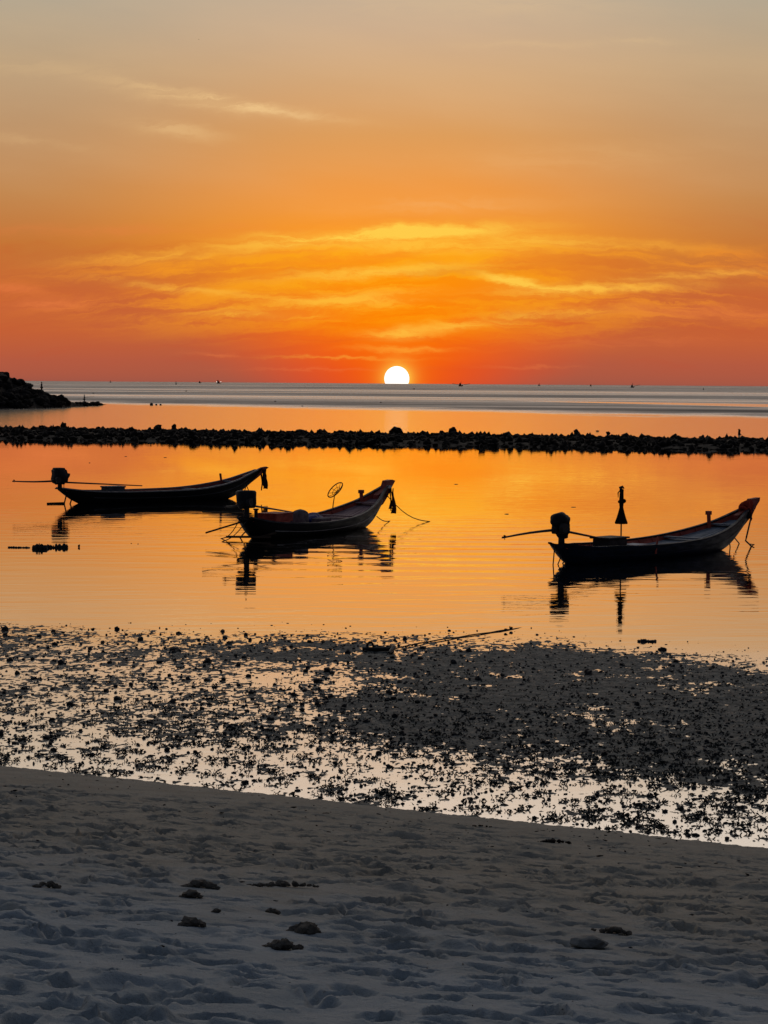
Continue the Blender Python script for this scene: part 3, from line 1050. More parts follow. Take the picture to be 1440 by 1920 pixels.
class Boat:
    def __init__(s, stern, bow, kz, label, hull_m, lining_m, deck_m, rail_m, band_m, rib_m, aft=1.0, sdz=0.0, mid=0.0):
        s.aft, s.sdz, s.mid = aft, sdz, mid
        a, c = at(*stern), at(*bow)
        s.len = (c - a).length
        s.k = s.len / 6.3
        s.kz = kz
        s.h = math.atan2(c.y - a.y, c.x - a.x)
        s.root = empty('longtail_boat', a, s.h)
        tag(s.root, label, 'boat', 'longtail boats anchored in the lagoon')
        s.a = a
        s.hull_m, s.lining_m, s.deck_m, s.rail_m, s.band_m, s.rib_m = hull_m, lining_m, deck_m, rail_m, band_m, rib_m

    def tab(s, name, st):
        v = smooth_tab(name, st)
        return v * s.kz + s.sdz * min(1, max(0, (1.0 - st) / 1.5)) + (s.mid * math.exp(-((st - 2.6) / 2.2) ** 2) if name is not KZ else 0) if name in (GZ, KZ, FZ) else v

    def X(s, st):
        return st * s.k * (s.aft if st < 0 else 1.0)

    def sec(s, st, phi, off=0.0, side=1):
        """a point of the shell at station st, phi 0 = keel, 90 = gunwale; off moves it inwards"""
        b, gz, kz = s.tab(HB, st), s.tab(GZ, st), s.tab(KZ, st)
        t = phi / 90.0
        y = b * (0.72 * math.sin(R(phi)) + 0.28 * t)
        z = kz + (gz - kz) * (1 - math.cos(R(phi))) ** 0.8
        if off:
            y = max(y - off, 0.0)
            z = z + off * 1.2 * (1 - t)
        return Vector((s.X(st), side * y * 1.0, z))

    def half_at(s, st, z, off):
        """inside half width at a height"""
        best = 0.0
        for phi in range(0, 91, 3):
            p = s.sec(st, phi, off)
            if p.z <= z + 1e-4:
                best = p.y
        return best

    def shell(s, off, s0, s1, n=60):
        vs, fs = [], []
        st = np.linspace(s0, s1, n)
        ph = [90, 80, 70, 60, 50, 40, 30, 20, 10, 0]
        ring = [(p, 1) for p in ph] + [(p, -1) for p in reversed(ph[:-1])]
        m = len(ring)
        for a in st:
            vs += [s.sec(float(a), p, off, sd)[:] for p, sd in ring]
        for i in range(n - 1):
            for j in range(m - 1):
                fs.append((i * m + j, i * m + j + 1, (i + 1) * m + j + 1, (i + 1) * m + j))
        return vs, fs, n, m

    def rail(s, off, w, h, dz, s0, s1, side, phi=90):
        b = MB()
        st = np.linspace(s0, s1, 48)
        vs, fs = [], []
        for a in st:
            p = s.sec(float(a), phi, 0, side)
            o = Vector((0, side, 0))
            q = p + o * off + Vector((0, 0, dz))
            vs += [(q - o * w)[:], (q + o * 0.0)[:], (q + Vector((0, 0, h)))[:], (q - o * w + Vector((0, 0, h)))[:]]
        for i in range(len(st) - 1):
            for j in range(4):
                j2 = (j + 1) % 4
                fs.append((i * 4 + j, i * 4 + j2, (i + 1) * 4 + j2, (i + 1) * 4 + j))
        e = (len(st) - 1) * 4
        fs += [(3, 2, 1, 0), (e, e + 1, e + 2, e + 3)]
        return b.add(vs, fs)

    def build_hull(s):
        vs, fs, n, m = s.shell(0, -0.52, 7.8)
        b = MB().add(vs, fs)
        b.add(vs[:m], [tuple(range(m))])
        b.build('hull', s.hull_m, s.root, True)
        vs, fs, n, m = s.shell(0.045, -0.42, 7.2)
        b = MB().add(vs, fs)
        b.add(vs[:m], [tuple(range(m))])
        b.build('lining', s.lining_m, s.root, True)
        for sd in (1, -1):
            s.rail(0.022, 0.085, 0.04, -0.012, -0.54, 7.5, sd).build('gunwale', s.rail_m, s.root)
            s.rail(0.012, 0.03, 0.035, 0, 0.3, 7.0, sd, 62).build('rub_rail', s.band_m, s.root)
        # deck of planks, clipped to the width inside
        b = MB()
        st = np.linspace(0.15, 6.9, 40)
        npl = 9
        for j in range(npl):
            f0, f1 = -1 + 2 * j / npl + 0.02, -1 + 2 * (j + 1) / npl - 0.02
            pv_, pf = [], []
            for a in st:
                fz = float(s.tab(FZ, a))
                w = s.half_at(float(a), fz, 0.05)
                w = max(w, 0.02)
                jig = 0.004 * math.sin(j * 5.1)
                pv_ += [(a * s.k, w * f0, fz + jig), (a * s.k, w * f1, fz + jig), (a * s.k, w * f1, fz + jig - 0.03), (a * s.k, w * f0, fz + jig - 0.03)]
            for i in range(len(st) - 1):
                for q in range(4):
                    q2 = (q + 1) % 4
                    pf.append((i * 4 + q, i * 4 + q2, (i + 1) * 4 + q2, (i + 1) * 4 + q))
            b.add(pv_, pf)
        b.build('deck_boards', s.deck_m, s.root)
        b = MB()
        pv_, pf = [], []
        for a in st:                                           # bilge under the planks, closes the gaps
            fz = float(s.tab(FZ, a)) - 0.05
            w = max(s.half_at(float(a), fz, 0.02), 0.02)
            pv_ += [(a * s.k, -w, fz), (a * s.k, w, fz)]
        pf = [(i * 2, i * 2 + 1, i * 2 + 3, i * 2 + 2) for i in range(len(st) - 1)]
        b.add(pv_, pf).build('bilge_floor', M_BLACK, s.root)
        # frames
        for a in np.arange(0.6, 6.6, 0.52):
            for sd in (1, -1):
                pts = []
                fz = float(s.tab(FZ, a))
                for phi in range(24, 91, 6):
                    p = s.sec(float(a), phi, 0.05, sd)
                    if p.z > fz - 0.03:
                        pts.append(p)
                if len(pts) > 1:
                    pts[-1].z -= 0.02
                    MB().tube(pts, 0.036, 5).build('rib', s.rib_m, s.root)
        # thwarts
        for a in (4.7, 6.35):
            gz = float(s.tab(GZ, a))
            w = s.half_at(a, gz - 0.1, 0.04)
            MB().box(a * s.k - .09, a * s.k + .09, -w, w, gz - .06, gz - .025).build('thwart', s.deck_m, s.root)
        # aft deck that carries the engine bed
        a0, a1 = -0.46, 0.75
        b = MB()
        vs, fs = [], []
        sts = np.linspace(a0, a1, 8)
        for a in sts:
            gz = float(s.tab(GZ, a)) - 0.05
            w = float(s.tab(HB, a)) - 0.05
            xa = s.X(a)
            vs += [(xa, -w, gz), (xa, w, gz), (xa, w, gz - .04), (xa, -w, gz - .04)]
        for i in range(7):
            for q in range(4):
                q2 = (q + 1) % 4
                fs.append((i * 4 + q, i * 4 + q2, (i + 1) * 4 + q2, (i + 1) * 4 + q))
        fs += [(0, 1, 2, 3), (31, 30, 29, 28)]
        b.add(vs, fs).build('aft_deck', s.lining_m, s.root)

    def stem(s, prof, th, m, band=None):
        """the stem plank: a side profile in (station, height), th thick"""
        M = Matrix.Diagonal((s.k, 1, s.kz, 1))
        o = MB().prism(prof, -th, th, M).build('stem_post', m, s.root)
        if band:
            MB().prism(band, -th - .004, th + .004, M).build('painted_band', M_WHITE, o)
        return o

    def post(s, st, side, zt, w=0.045, lean=0.0, inset=0.10, head=True):
        gz = float(s.tab(GZ, st))
        y = side * (float(s.tab(HB, st)) - inset)
        x = st * s.k
        b = MB().tube([(x, y, gz - .2), (x - lean * .4, y, gz + .02), (x - lean, y, zt)], [w, w, w * 1.05], 8)
        if head:
            b.box(x - lean - w * 1.25, x - lean + w * 1.25, y - w * 1.25, y + w * 1.25, zt - .09, zt + .01, bev=.01)
        return b.build('mooring_post', s.lining_m, s.root)

    def to(s, st, y, z):
        c, d = math.cos(s.h), math.sin(s.h)
        x = st * s.k
        return Vector((s.a.x + x * c - y * d, s.a.y + x * d + y * c, z))

    def engine(s, st, z, cover, yaw=0.0, tail=(1.75, -0.02), till=(3.2, -0.25), size=1.0, cover_m=None, sag=0.02):
        """engine on its swivel over the stern: a long shaft aft, a tiller forward"""
        x = st * s.k
        gz = float(s.tab(GZ, max(st, -.6)))
        e = MB()
        k = size
        e.box(x - .20 * k, x + .18 * k, -.15 * k, .15 * k, z - .05, z + .20 * k, bev=.025)          # crankcase
        e.box(x - .13 * k, x + .10 * k, -.11 * k, .11 * k, z + .19 * k, z + .34 * k, bev=.02)       # cylinders
        e.tube([(x - .17 * k, -.15 * k, z + .1), (x - .17 * k, -.27 * k, z + .1)], [.12 * k, .12 * k], 14)   # flywheel
        e.tube([(x + .05 * k, .12 * k, z + .26 * k), (x + .12 * k, .2 * k, z + .3 * k), (x + .22 * k, .22 * k, z + .3 * k)], .035 * k, 8)
        e.box(x - .30 * k, x - .18 * k, -.08 * k, .08 * k, z - .02, z + .13 * k, bev=.02)            # clutch bell
        eo = e.build('engine', M_IRON, s.root)
        # swivel stand
        b = MB().tube([(x + .02, 0, gz - .06), (x + .02, 0, z - .04)], [.085, .07], 10)
        b.box(x - .11, x + .13, -.12, .12, gz - .05, gz - .005, bev=.01)
        b.tube([(x - .16, 0, z - .03), (x + .2, 0, z - .03)], .045, 8)
        b.build('swivel_mount', M_IRON, eo)
        cover(x, z, k).build('engine_cover', cover_m or M_TARP, eo, True)
        t0 = Vector((x - .26 * k, 0, z + .05))
        c, d = math.cos(yaw), math.sin(yaw)
        t1 = t0 + Vector((-tail[0] * c, -tail[0] * d, tail[1]))
        pts = [t0.lerp(t1, q) + Vector((0, 0, -sag * math.sin(q * 3.14))) for q in (0, .25, .5, .75, 1)]
        b = MB().tube(pts, [.034, .030, .027, .024, .020], 8)
        b.build('drive_shaft', M_STEEL, eo)
        b = MB()
        for q in range(3):
            w = q * 2.094
            a_ = Vector((0, math.cos(w), math.sin(w))) * .06
            n_ = Vector((0.02, -math.sin(w) * .025, math.cos(w) * .025))
            b.add([(t1 - n_ * .4)[:], (t1 + a_ - n_)[:], (t1 + a_ * 1.05 + n_)[:], (t1 + n_ * .4)[:], (t1 + a_ * .6 + Vector((.01, 0, 0)))[:]],
                  [(0, 1, 4), (1, 2, 4), (2, 3, 4), (3, 0, 4)])
        b.tube([t1 - Vector((.05, 0, 0)), t1 + Vector((.05, 0, 0))], .022, 8)
        b.build('propeller', M_STEEL, eo)
        h0 = Vector((x + .2 * k, 0, z))
        h1 = h0 + Vector((till[0] * c, till[0] * d, till[1]))
        b = MB().tube([h0, h0.lerp(h1, .5), h1], [.030, .024, .018], 8)
        b.build('tiller', M_STEEL, eo)
        return eo


def rope(name, pts, r, label, cat='rope', sag=0.0, m=None, n=6, group=None):
    pts = [Vector(p) for p in pts]
    out = []
    for a, c in zip(pts[:-1], pts[1:]):
        for q in np.linspace(0, 1, 9)[:-1]:
            out.append(a.lerp(c, float(q)) + Vector((0, 0, -sag * math.sin(q * 3.14159))))
    out.append(pts[-1])
    o0 = out[0].copy()
    o = MB().tube([p - o0 for p in out], r, n).build(name, m or M_ROPE, loc=o0)
    return tag(o, label, cat, group)


# --- the boat on the left, nearly side on, farthest out
A = Boat((149, 944), (430, 935), .95, 'long black boat lying farthest out at left, side on, dark cloth strips at its bow', M_BLACK, M_DULLRED, M_GREYDECK, M_PALE, M_DKTRIM, M_DULLRED, 1.45, 0, .08)
A.build_hull()
A.stem([(6.9, .52), (7.25, .60), (7.6, .83), (7.90, 1.08), (8.02, 1.15), (7.92, 1.19), (7.72, 1.16), (7.55, 1.09), (7.2, .95), (6.9, .86)], .055, M_DULLRED)
A.post(6.2, 1, .90, .04, .07, .10, False)


def cover_a(x, z, k):
    b = MB()
    poly = [(-.25, .10), (-.20, .28), (-.23, .40), (-.16, .46), (.10, .47), (.20, .42), (.24, .32),
            (.36, .30), (.34, .22), (.27, .14), (.24, -.02), (-.14, -.02)]
    b.prism([(x + px * k, z + pz) for px, pz in poly], -.21, .21)
    b.box(x - .20 * k, x + .16 * k, -.18, .18, z + .44, z + .50, bev=.03)
    b.tube([(x + .12, -.1, z - .28), (x + .12, -.1, z)], .012, 5)
    return b


A.engine(-.80, .74, cover_a, 0.06, (1.6, 0.03), (3.3, -.20), .85)


# --- the boat in the middle, bow turned away
B = Boat((478, 1011), (686, 988), 1.08, 'black boat with its bow turned away, pale sack and round wire net aboard', M_BLACK, M_RED, M_MAUVE, M_DKTRIM, M_PALE, M_DULLRED)
B.build_hull()
B.stem([(6.85, .50), (7.2, .58), (7.5, .78), (7.72, 1.0), (7.98, 1.20), (7.80, 1.235), (7.48, 1.215), (7.42, 1.12), (7.30, .98), (6.9, .84)], .09, M_DULLRED,
       [(7.69, .98), (7.80, 1.07), (7.425, 1.095), (7.38, 1.04)])
B.post(6.5, 1, 1.06, .055, .03)


def cover_b(x, z, k):
    b = MB()
    b.lathe([(.20, -.06), (.25, .04), (.255, .22), (.26, .36), (.22, .40), (.05, .41)], (x, 0, z), 16, lambda q, i: 1 + .10 * (abs(math.cos(2 * 2 * math.pi * q / 16)) ** .5) + .05 * math.sin(q * 2.1 + i))
    b.tube([(x - .10, 0, z + .39), (x - .03, 0, z + .50), (x, 0, z + .58), (x + .03, 0, z + .50), (x + .12, 0, z + .39)], .012, 5)
    return b


B.engine(-.45, .92, cover_b, 0.10, (1.0, -.02), (2.9, -.34), .95)


# --- the boat on the right
Cb = Boat((1070, 1057), (1354, 1031), 1.0, 'dark blue boat nearest the shore, red cloth wound round its bow', M_NAVY, M_RED, M_GREYDECK, M_NAVY, M_NAVY, M_RED, 1.0, -.07, .03)
Cb.build_hull()
Cb.stem([(6.9, .52), (7.2, .60), (7.55, .83), (7.74, 1.06), (7.90, 1.20), (7.92, 1.29), (7.52, 1.265), (7.45, 1.08), (7.2, .96), (6.9, .86)], .07, M_DULLRED)
Cb.post(6.2, 1, .98, .05, .04)
Cb.post(2.35, -1, .56, .025, -.10, .05, False)


def cover_c(x, z, k):
    b = MB()
    b.lump((x - .03, 0, z + .28), (.25, .21, .18), .14, 1.3, 3, 12)
    b.lump((x + .06, 0, z + .02), (.15, .17, .20), .12, 1.4, 3, 13)
    return b


Cb.engine(-.38, .77, cover_c, -0.02, (1.85, -.09), (1.9, -.32), .95, None, -.02)

# ------------------------------------------------------------------ things aboard and about the boats
# left boat
o = MB().box(-.34, .34, -.24, .24, 0, .44, bev=.02).box(-.37, .37, -.26, .26, .42, .47, bev=.015).build('storage_box', M_BLUEGREY, loc=A.to(1.36, 0, .10), rz=A.h)
tag(o, 'blue grey storage box in the stern of the left boat', 'box')


def strips(name, base, m, label, spec, rz=0.0):
    """strips of cloth hanging from the bow: (offset along, offset across, top width, bottom width, length, twist)"""
    b = MB()
    for (ox, oy, w0, w1, ln, tw) in spec:
        n = 7
        vs, fs = [], []
        for i in range(n):
            t = i / (n - 1)
            w = w0 + (w1 - w0) * t
            a = tw * t + .3
            x = ox + .02 * math.sin(t * 7 + ox * 40)
            y = oy + .02 * math.sin(t * 5 + 1)
            c, d = math.cos(a) * w / 2, math.sin(a) * w / 2
            fl = .018
            vs += [(x - c, y - d, -ln * t), (x, y + fl, -ln * t), (x + c, y + d, -ln * t - .02 * (i == n - 1)), (x, y - fl, -ln * t)]
        for i in range(n - 1):
            for q in range(4):
                q2 = (q + 1) % 4
                fs.append((i * 4 + q, i * 4 + q2, (i + 1) * 4 + q2, (i + 1) * 4 + q))
        fs += [(0, 1, 2, 3), tuple((n - 1) * 4 + q for q in (3, 2, 1, 0))]
        b.add(vs, fs)
    return tag(b.build(name, m, loc=base, rz=rz), label, 'cloth')


strips('bow_cloth', A.to(7.78, -.06, 1.03), M_CLOTH, 'dark cloth strips hanging from the bow of the left boat',
       [(0, 0, .15, .18, .62, .3), (.06, -.03, .13, .20, .70, -.3), (-.06, .03, .13, .16, .76, .4), (.10, .02, .08, .12, .44, .2)], A.h)
strips('bow_cloth', B.to(7.62, -.12, 1.08), M_CLOTH, 'dark faded cloth hanging in a narrow bundle from the bow of the middle boat',
       [(0, 0, .16, .30, .66, .2), (.07, -.06, .16, .30, .74, -.4), (-.05, -.02, .12, .26, .60, .6), (.12, .02, .12, .24, .54, .3)], B.h)
# red cloth wound round the right boat's stem, with tails
gr = empty('bow_garland', Cb.to(7.36, 0, 1.02), Cb.h)
gr.scale = (.72, .8, .78)
tag(gr, 'red cloth garland wound thickly round the bow of the right boat', 'garland')
b = MB()
for i, (ox, oz, rr) in enumerate([(-.24, -.06, .14), (-.14, .01, .16), (-.04, .05, .17), (.07, .09, .17), (.17, .14, .14), (.02, -.04, .15)]):
    pts = []
    for q in range(15):
        w = 2 * math.pi * q / 14
        pts.append((ox + .05 * math.sin(w) + .05 * math.cos(w * 2 + i), .15 * math.cos(w) * rr / .15, oz + rr * .95 * math.sin(w) - .02))
    b.tube(pts, .055, 7)
b.build('wrap', M_GARLAND, gr, True)
b = MB()
for i, (ox, oy, ln) in enumerate([(.16, -.10, .34), (.22, -.04, .26), (.10, -.14, .42), (.02, -.15, .30), (.27, -.02, .36), (-.12, -.18, .36)]):
    pts = [(ox + .02 * math.sin(i + q), oy, .02 - ln * q / 6) for q in range(7)]
    b.tube(pts, [.035, .045, .03, .04, .03, .045, .02], 6)
b.build('tassel', M_CLOTH, gr, True)

# middle boat: wire hoop net, sack, blue sheet, foam box, dark box
hn = empty('hoop_net', B.to(5.35, .60, .56), B.h)
hn.scale = (.68, .68, .68)
tag(hn, 'round wire hoop net standing on a stick on the middle boat', 'net')
c0 = Vector((.34, .05, .78))
MB().tube([(0, 0, -.2), (.10, .01, .2), (.24, .03, .52)], [.026, .022, .02], 7).build('stick', M_WOOD, hn)
b = MB()
ax = Vector((.80, -.35, .22)).normalized()
ay = Vector((-.15, .10, .98)).normalized()
ring = [c0 + ax * .40 * math.cos(2 * math.pi * q / 28) + ay * .20 * math.sin(2 * math.pi * q / 28) + Vector((0, 0, .14 * math.cos(2 * math.pi * q / 28))) for q in range(29)]
b.tube(ring, .024, 6)
b.build('hoop', M_IRON, hn)
b = MB()
ctr = c0 + Vector((-.04, -.10, -.06))
for q in range(0, 28, 3):
    b.tube([ring[q], ring[q].lerp(ctr, .55) + Vector((0, -.04, -.02)), ctr], .010, 4)
ring2 = [p.lerp(ctr, .5) for p in ring]
b.tube(ring2, .011, 4)
b.build('wire_basket', M_IRON, hn)

b = MB().box(-.25, .25, -.2, .2, 0, .44, bev=.07, taper=.86)
b.lump((0.02, 0, .40), (.24, .19, .09), .2, 1.6, 2, 5)
tag(b.build('sack', M_SACK, loc=B.to(2.45, .02, .20), rz=B.h), 'pale grey sack standing amidships in the middle boat', 'sack')
b = MB().lump((0, 0, .12), (.42, .24, .19), .22, 1.5, 3, 21)
tag(b.build('folded_sheet', M_BLUEBAG, loc=B.to(3.35, .08, .22), rz=B.h), 'crumpled dark blue sheet beside the sack in the middle boat', 'sheet')
b = MB().box(-.30, .30, -.16, .16, 0, .22, bev=.03)
tag(b.build('foam_box', M_SACK, loc=B.to(3.0, -.36, .22), rz=B.h), 'low pale foam box at the near side of the middle boat', 'box')
b = MB().box(-.45, .45, -.30, .30, 0, .22, bev=.015).box(-.47, .47, -.32, .32, .205, .24, bev=.01)
tag(b.build('engine_hatch', M_DULLRED, loc=B.to(1.15, .05, .42), rz=B.h), 'dark red low wooden chest behind the engine of the middle boat', 'chest')
b = MB().tube([(0, 0, 0), (0, 0, .26)], [.05, .05], 10).tube([(0, 0, .26), (0, 0, .30)], [.075, .075], 12)
tag(b.build('bollard', M_IRON, loc=B.to(.35, .18, .50), rz=B.h), 'short dark bollard beside the tiller of the middle boat', 'bollard')
rope('bamboo_pole', [B.to(-1.75, .55, .80), B.to(.3, .30, .66)], .022, 'thin pole sticking out over the stern of the middle boat', 'pole', 0, M_WOOD)
rope('bamboo_pole', [B.to(-1.75, .45, .25), B.to(-.4, .1, .50)], .024, 'drooping pole under the stern of the middle boat, end close to the water', 'pole', 0, M_WOOD)
tag(MB().box(-.60, .60, -.09, .09, -.02, .03, bev=.01).tube([(.3, 0, .0), (.75, .05, .12)], .03, 6).build('stern_board', M_WOOD, loc=at(466, 1007, .075), rz=.05), 'narrow dark board sticking out just above the water under the middle boat stern', 'board')

# right boat: chest, umbrella, foam lid
b = MB().box(-.36, .36, -.25, .25, 0, .40, bev=.015)
ch = empty('storage_chest', Cb.to(1.52, .0, .12), Cb.h)
tag(ch, 'dark storage chest with a flat lid in the stern of the right boat', 'chest')
b.build('body', M_CRATE, ch)
MB().box(-.44, .42, -.29, .29, .405, .445, bev=.01).build('lid', M_CRATE, ch)
um = empty('parasol', Cb.to(2.1, .10, .14), 0)
tag(um, 'folded dark parasol standing upright in the right boat', 'parasol')
MB().tube([(0, 0, 0), (0, 0, 1.56)], .018, 8).build('pole', M_IRON, um)
b = MB().lathe([(.125, .70), (.135, .73), (.10, .84), (.065, .98), (.05, 1.10), (.062, 1.22), (.055, 1.27), (.05, 1.32), (.045, 1.46), (.052, 1.53), (.02, 1.55)], (0, 0, 0), 16,
               lambda q, i: 1 + (.22 * (1 if q % 2 else -1) if i < 4 else .1 * math.sin(q * 1.7 + i)))
b.build('canopy', M_UMB, um)
b = MB().tube([(.07 * math.cos(w), .07 * math.sin(w), 1.24 + .02 * math.sin(w * 2)) for w in np.linspace(0, 6.28, 13)], .022, 6)
b.lump((.07, -.03, 1.26), (.04, .03, .05), .2, 1.5, 2, 3)
b.build('tie', M_UMB, um)
MB().tube([(-.02, 0, 1.54), (-.04, 0, 1.575), (.02, 0, 1.60), (.06, 0, 1.555)], [.03, .04, .035, .015], 7).build('finial', M_IRON, um)
MB().tube([(-.05, 0, 1.50), (-.085, 0, 1.45), (-.08, 0, 1.34)], [.012, .016, .008], 5).build('strap', M_UMB, um)
tag(MB().box(-.30, .30, -.22, .22, 0, .05, bev=.012).build('foam_board', M_FOAM, loc=Cb.to(2.38, -.1, .30), rz=Cb.h + .1), 'pale flat foam board lying beside the chest of the right boat', 'board')
tag(MB().box(-.28, .28, -.2, .2, 0, .18, bev=.02).build('foam_block', M_CRATE, loc=Cb.to(2.38, -.1, .115), rz=Cb.h + .1), 'low dark crate under the pale foam board in the right boat', 'crate')

# mooring and stern lines
rope('mooring_line', [B.to(7.3, -.1, .95), at(806, 978, 0)], .014, 'thin line running from the bow of the middle boat down to the water at right', 'rope', .22)
rope('mooring_line', [B.to(6.6, -.2, .30), at(731, 977, 0)], .014, 'short line slanting from the hull of the middle boat into the water', 'rope', .06)
for i, (a0, p1, r) in enumerate([((-.55, .05, .45), (1037, 1059), .014), ((-.35, -.02, .30), (1046, 1058), .014), ((-.2, .0, .15), (1055, 1056), .016)]):
    rope('stern_line', [Cb.to(*a0), at(*p1, 0.0)], r, 'thin line dropping from the stern of the right boat into the water', 'rope', .02, group='stern lines of the right boat')
for i, (a0, p1, r) in enumerate([((-.5, .0, .38), (120, 946), .024), ((-.3, -.02, .22), (131, 946), .024)]):
    rope('stern_prop', [A.to(*a0), at(*p1, -0.02)], r, 'short slanting prop under the stern of the left boat', 'prop', 0, M_WOOD, group='stern props of the left boat')
for i, (a0, p1, r, sg) in enumerate([((-.6, .1, .58), (414, 1010), .013, .14), ((-.55, -.05, .5), (416, 1016), .013, .10), ((-.35, .0, .3), (450, 1008), .018, .0)]):
    rope('stern_line', [B.to(*a0), at(*p1, 0.0)], r, 'thin line hanging from the stern of the middle boat into the water', 'rope', sg, group='stern lines of the middle boat')
rope('bow_line', [Cb.to(7.45, -.12, .85), at(1398, 1014, .25), at(1409, 1024, 0)], .022, 'dark line dropping from the garlanded bow into the water', 'rope', .0)
rope('bow_line', [at(1409, 1024, 0), at(1414, 1021, .04), at(1406, 1020, .02)], .014, 'loose end of line on the water below the garlanded bow', 'rope', .0)
for i, (p0, p1) in enumerate([((6.9, .1, .35), (1386, 1019)), ((6.7, .05, .22), (1369, 1026))]):
    rope('mooring_line', [Cb.to(*p0), at(*p1, 0.0)], .016, 'short line running from under the bow of the right boat into the water', 'rope', .0, group='bow lines of the right boat')
rope('floating_stick', [at(88, 944, .02), at(118, 943, .03), at(122, 943, .03)], .03, 'dark stick floating behind the stern of the left boat', 'stick', 0, M_WOOD)

# ------------------------------------------------------------------ small things in the lagoon
def clump(name, px, py, wpx, label, seed, cat, hz=.09, n=7, m=None):
    p = at(px, py)
    k = p.y / FPX
    w = wpx * k / 2
    b = MB()
    rs = random.Random(seed)
    for i in range(n):
        x = -w + 2 * w * (i + .5) / n
        r = w / n * rs.uniform(1.0, 1.9)
        b.lump((x, rs.uniform(-.3, .3) * w * .5, hz * .25), (r, r * 1.2, hz * rs.uniform(.6, 1.2)), .4, 1.8, 2, seed + i)
    return tag(b.build(name, m or M_WEED, loc=p), label, cat)


clump('seaweed_clump', 74, 1029, 26, 'dark seaweed clump floating between shore and the left boat', 41, 'seaweed', .10, 5)
clump('seaweed_clump', 108, 1027, 40, 'long low seaweed clump floating beside the darker clump at left', 47, 'seaweed', .07, 8)
clump('seaweed_clump', 35, 1027, 40, 'thin flat strand of seaweed floating nearest the left edge', 53, 'seaweed', .025, 9)
one_rock(148, 1026, 4, 5, 'tiny dark stone in the lagoon right of the floating seaweed', 61, 0, 'stone', 'lagoon_stone', M_STONE)
for i, (px, py, w, h) in enumerate([(246, 1019, 2.5, .8), (259, 1020, 2.5, .8), (310, 858, 6, .7), (236, 856, 5, .6), (168, 868, 3, .8), (950, 964, 8, 1), (1075, 951, 9, .8), (855, 908, 7, .8)]):
    one_rock(px, py, w, h, 'dark speck of driftweed on the still lagoon', 70 + i, 0, 'driftweed', 'driftweed', M_WEED, .3, 2)['group'] = 'specks of driftweed on the lagoon'
clump('stone_heap', 1213, 1203, 36, 'low dark heap of stones in the shallows below the right boat', 66, 'stones', .03, 6, M_STONE)

# anchor with its ring, and the rope that leads out to the water
an = empty('anchor', at(694, 1219, .02), 0)
tag(an, 'small dark anchor with an upright ring lying on the tidal flat', 'anchor')
k = at(694, 1219).y / FPX
ringp = [(6.5 * k * math.cos(w), 0, 2 * k + 13 * k * max(0, math.sin(w))) for w in np.linspace(-.1, math.pi + .1, 17)]
MB().tube(ringp, 2.2 * k, 8).build('ring', M_IRON, an)
MB().tube([(-14 * k, 0, .02), (8 * k, -.05, .02), (46 * k, -.1, .035)], [.03, .035, .03], 8).build('shank', M_IRON, an)
MB().tube([(36 * k, -.4, .01), (44 * k, -.1, .05), (40 * k, .25, .06)], [.02, .04, .02], 8).build('fluke', M_IRON, an)
clump('rope_heap', 720, 1219, 38, 'tangled heap of dark rope lying beside the anchor', 81, 'rope', .06, 9, M_STONE)
rp = [at(742, 1216, .02), at(800, 1204, .012), at(860, 1195, .006), at(920, 1186, .004), at(960, 1180, .002), at(990, 1177, -.03)]
rope('anchor_rope', rp, .011, 'thick dark rope running from the anchor across the mud to the water', 'rope', -.008)
for i, (px, py) in enumerate([(948, 1183), (958, 1180)]):
    one_rock(px, py, 6, 5, 'small dark float threaded on the anchor rope', 86 + i, .02, 'float', 'rope_float', M_STONE)['group'] = 'floats on the anchor rope'

# ------------------------------------------------------------------ out at sea
for i, (px, py, w, h, lb_) in enumerate([(284, 760, 6, 4, 'largest of the three dark floats bobbing beyond the reef at left'), (293, 760, 4, 2.5, 'middle small float of three beyond the reef at left'),
                                         (301, 760, 4, 2.5, 'small float at the right end of three beyond the reef')]):
    p = at(px, py)
    k = p.y / FPX
    b = MB().lathe([(w * k * .3, -.1), (w * k * .5, .0), (w * k * .52, h * k * .5), (w * k * .4, h * k), (w * k * .15, h * k * 1.05)], (0, 0, 0), 12)
    b.tube([(0, 0, h * k), (0, 0, h * k * 1.25)], w * k * .08, 6)
    tag(b.build('float', M_STONE, loc=p), lb_, 'float', 'three floats beyond the reef')


def marker(px, py, h, label):
    p = at(px, py)
    k = p.y / FPX
    t = empty('marker_buoy', p)
    tag(t, label, 'buoy')
    MB().lathe([(.9 * k, -.2), (1.2 * k, .3), (.8 * k, h * k * .4)], (0, 0, 0), 10).build('buoy_body', M_STONE, t)
    MB().tube([(0, 0, h * k * .4), (0, 0, h * k)], .5 * k, 6).build('staff', M_STONE, t)


marker(330, 721, 6, 'thin dark marker buoy standing far out near the horizon at left')
marker(1319, 731, 4, 'small dark marker buoy far out on the grey sea at right')
for i, (px, py) in enumerate([(175, 738), (349, 734), (516, 753), (567, 762), (714, 755), (776, 730)]):
    one_rock(px, py, 4, 1.6, 'tiny dark speck of drift far out on the grey sea', 120 + i, 0, 'drift', 'drift_speck', M_STONE, .3, 2)['group'] = 'specks of drift on the sea'

M_SHIP = mat('ship_silhouette', (0.030, 0.024, 0.022), (0.02, 0.016, 0.015), 0.8, 1.0)
M_LAMP = emit_mat('ship_lamp', (1.0, 0.93, 0.8), 4.0)


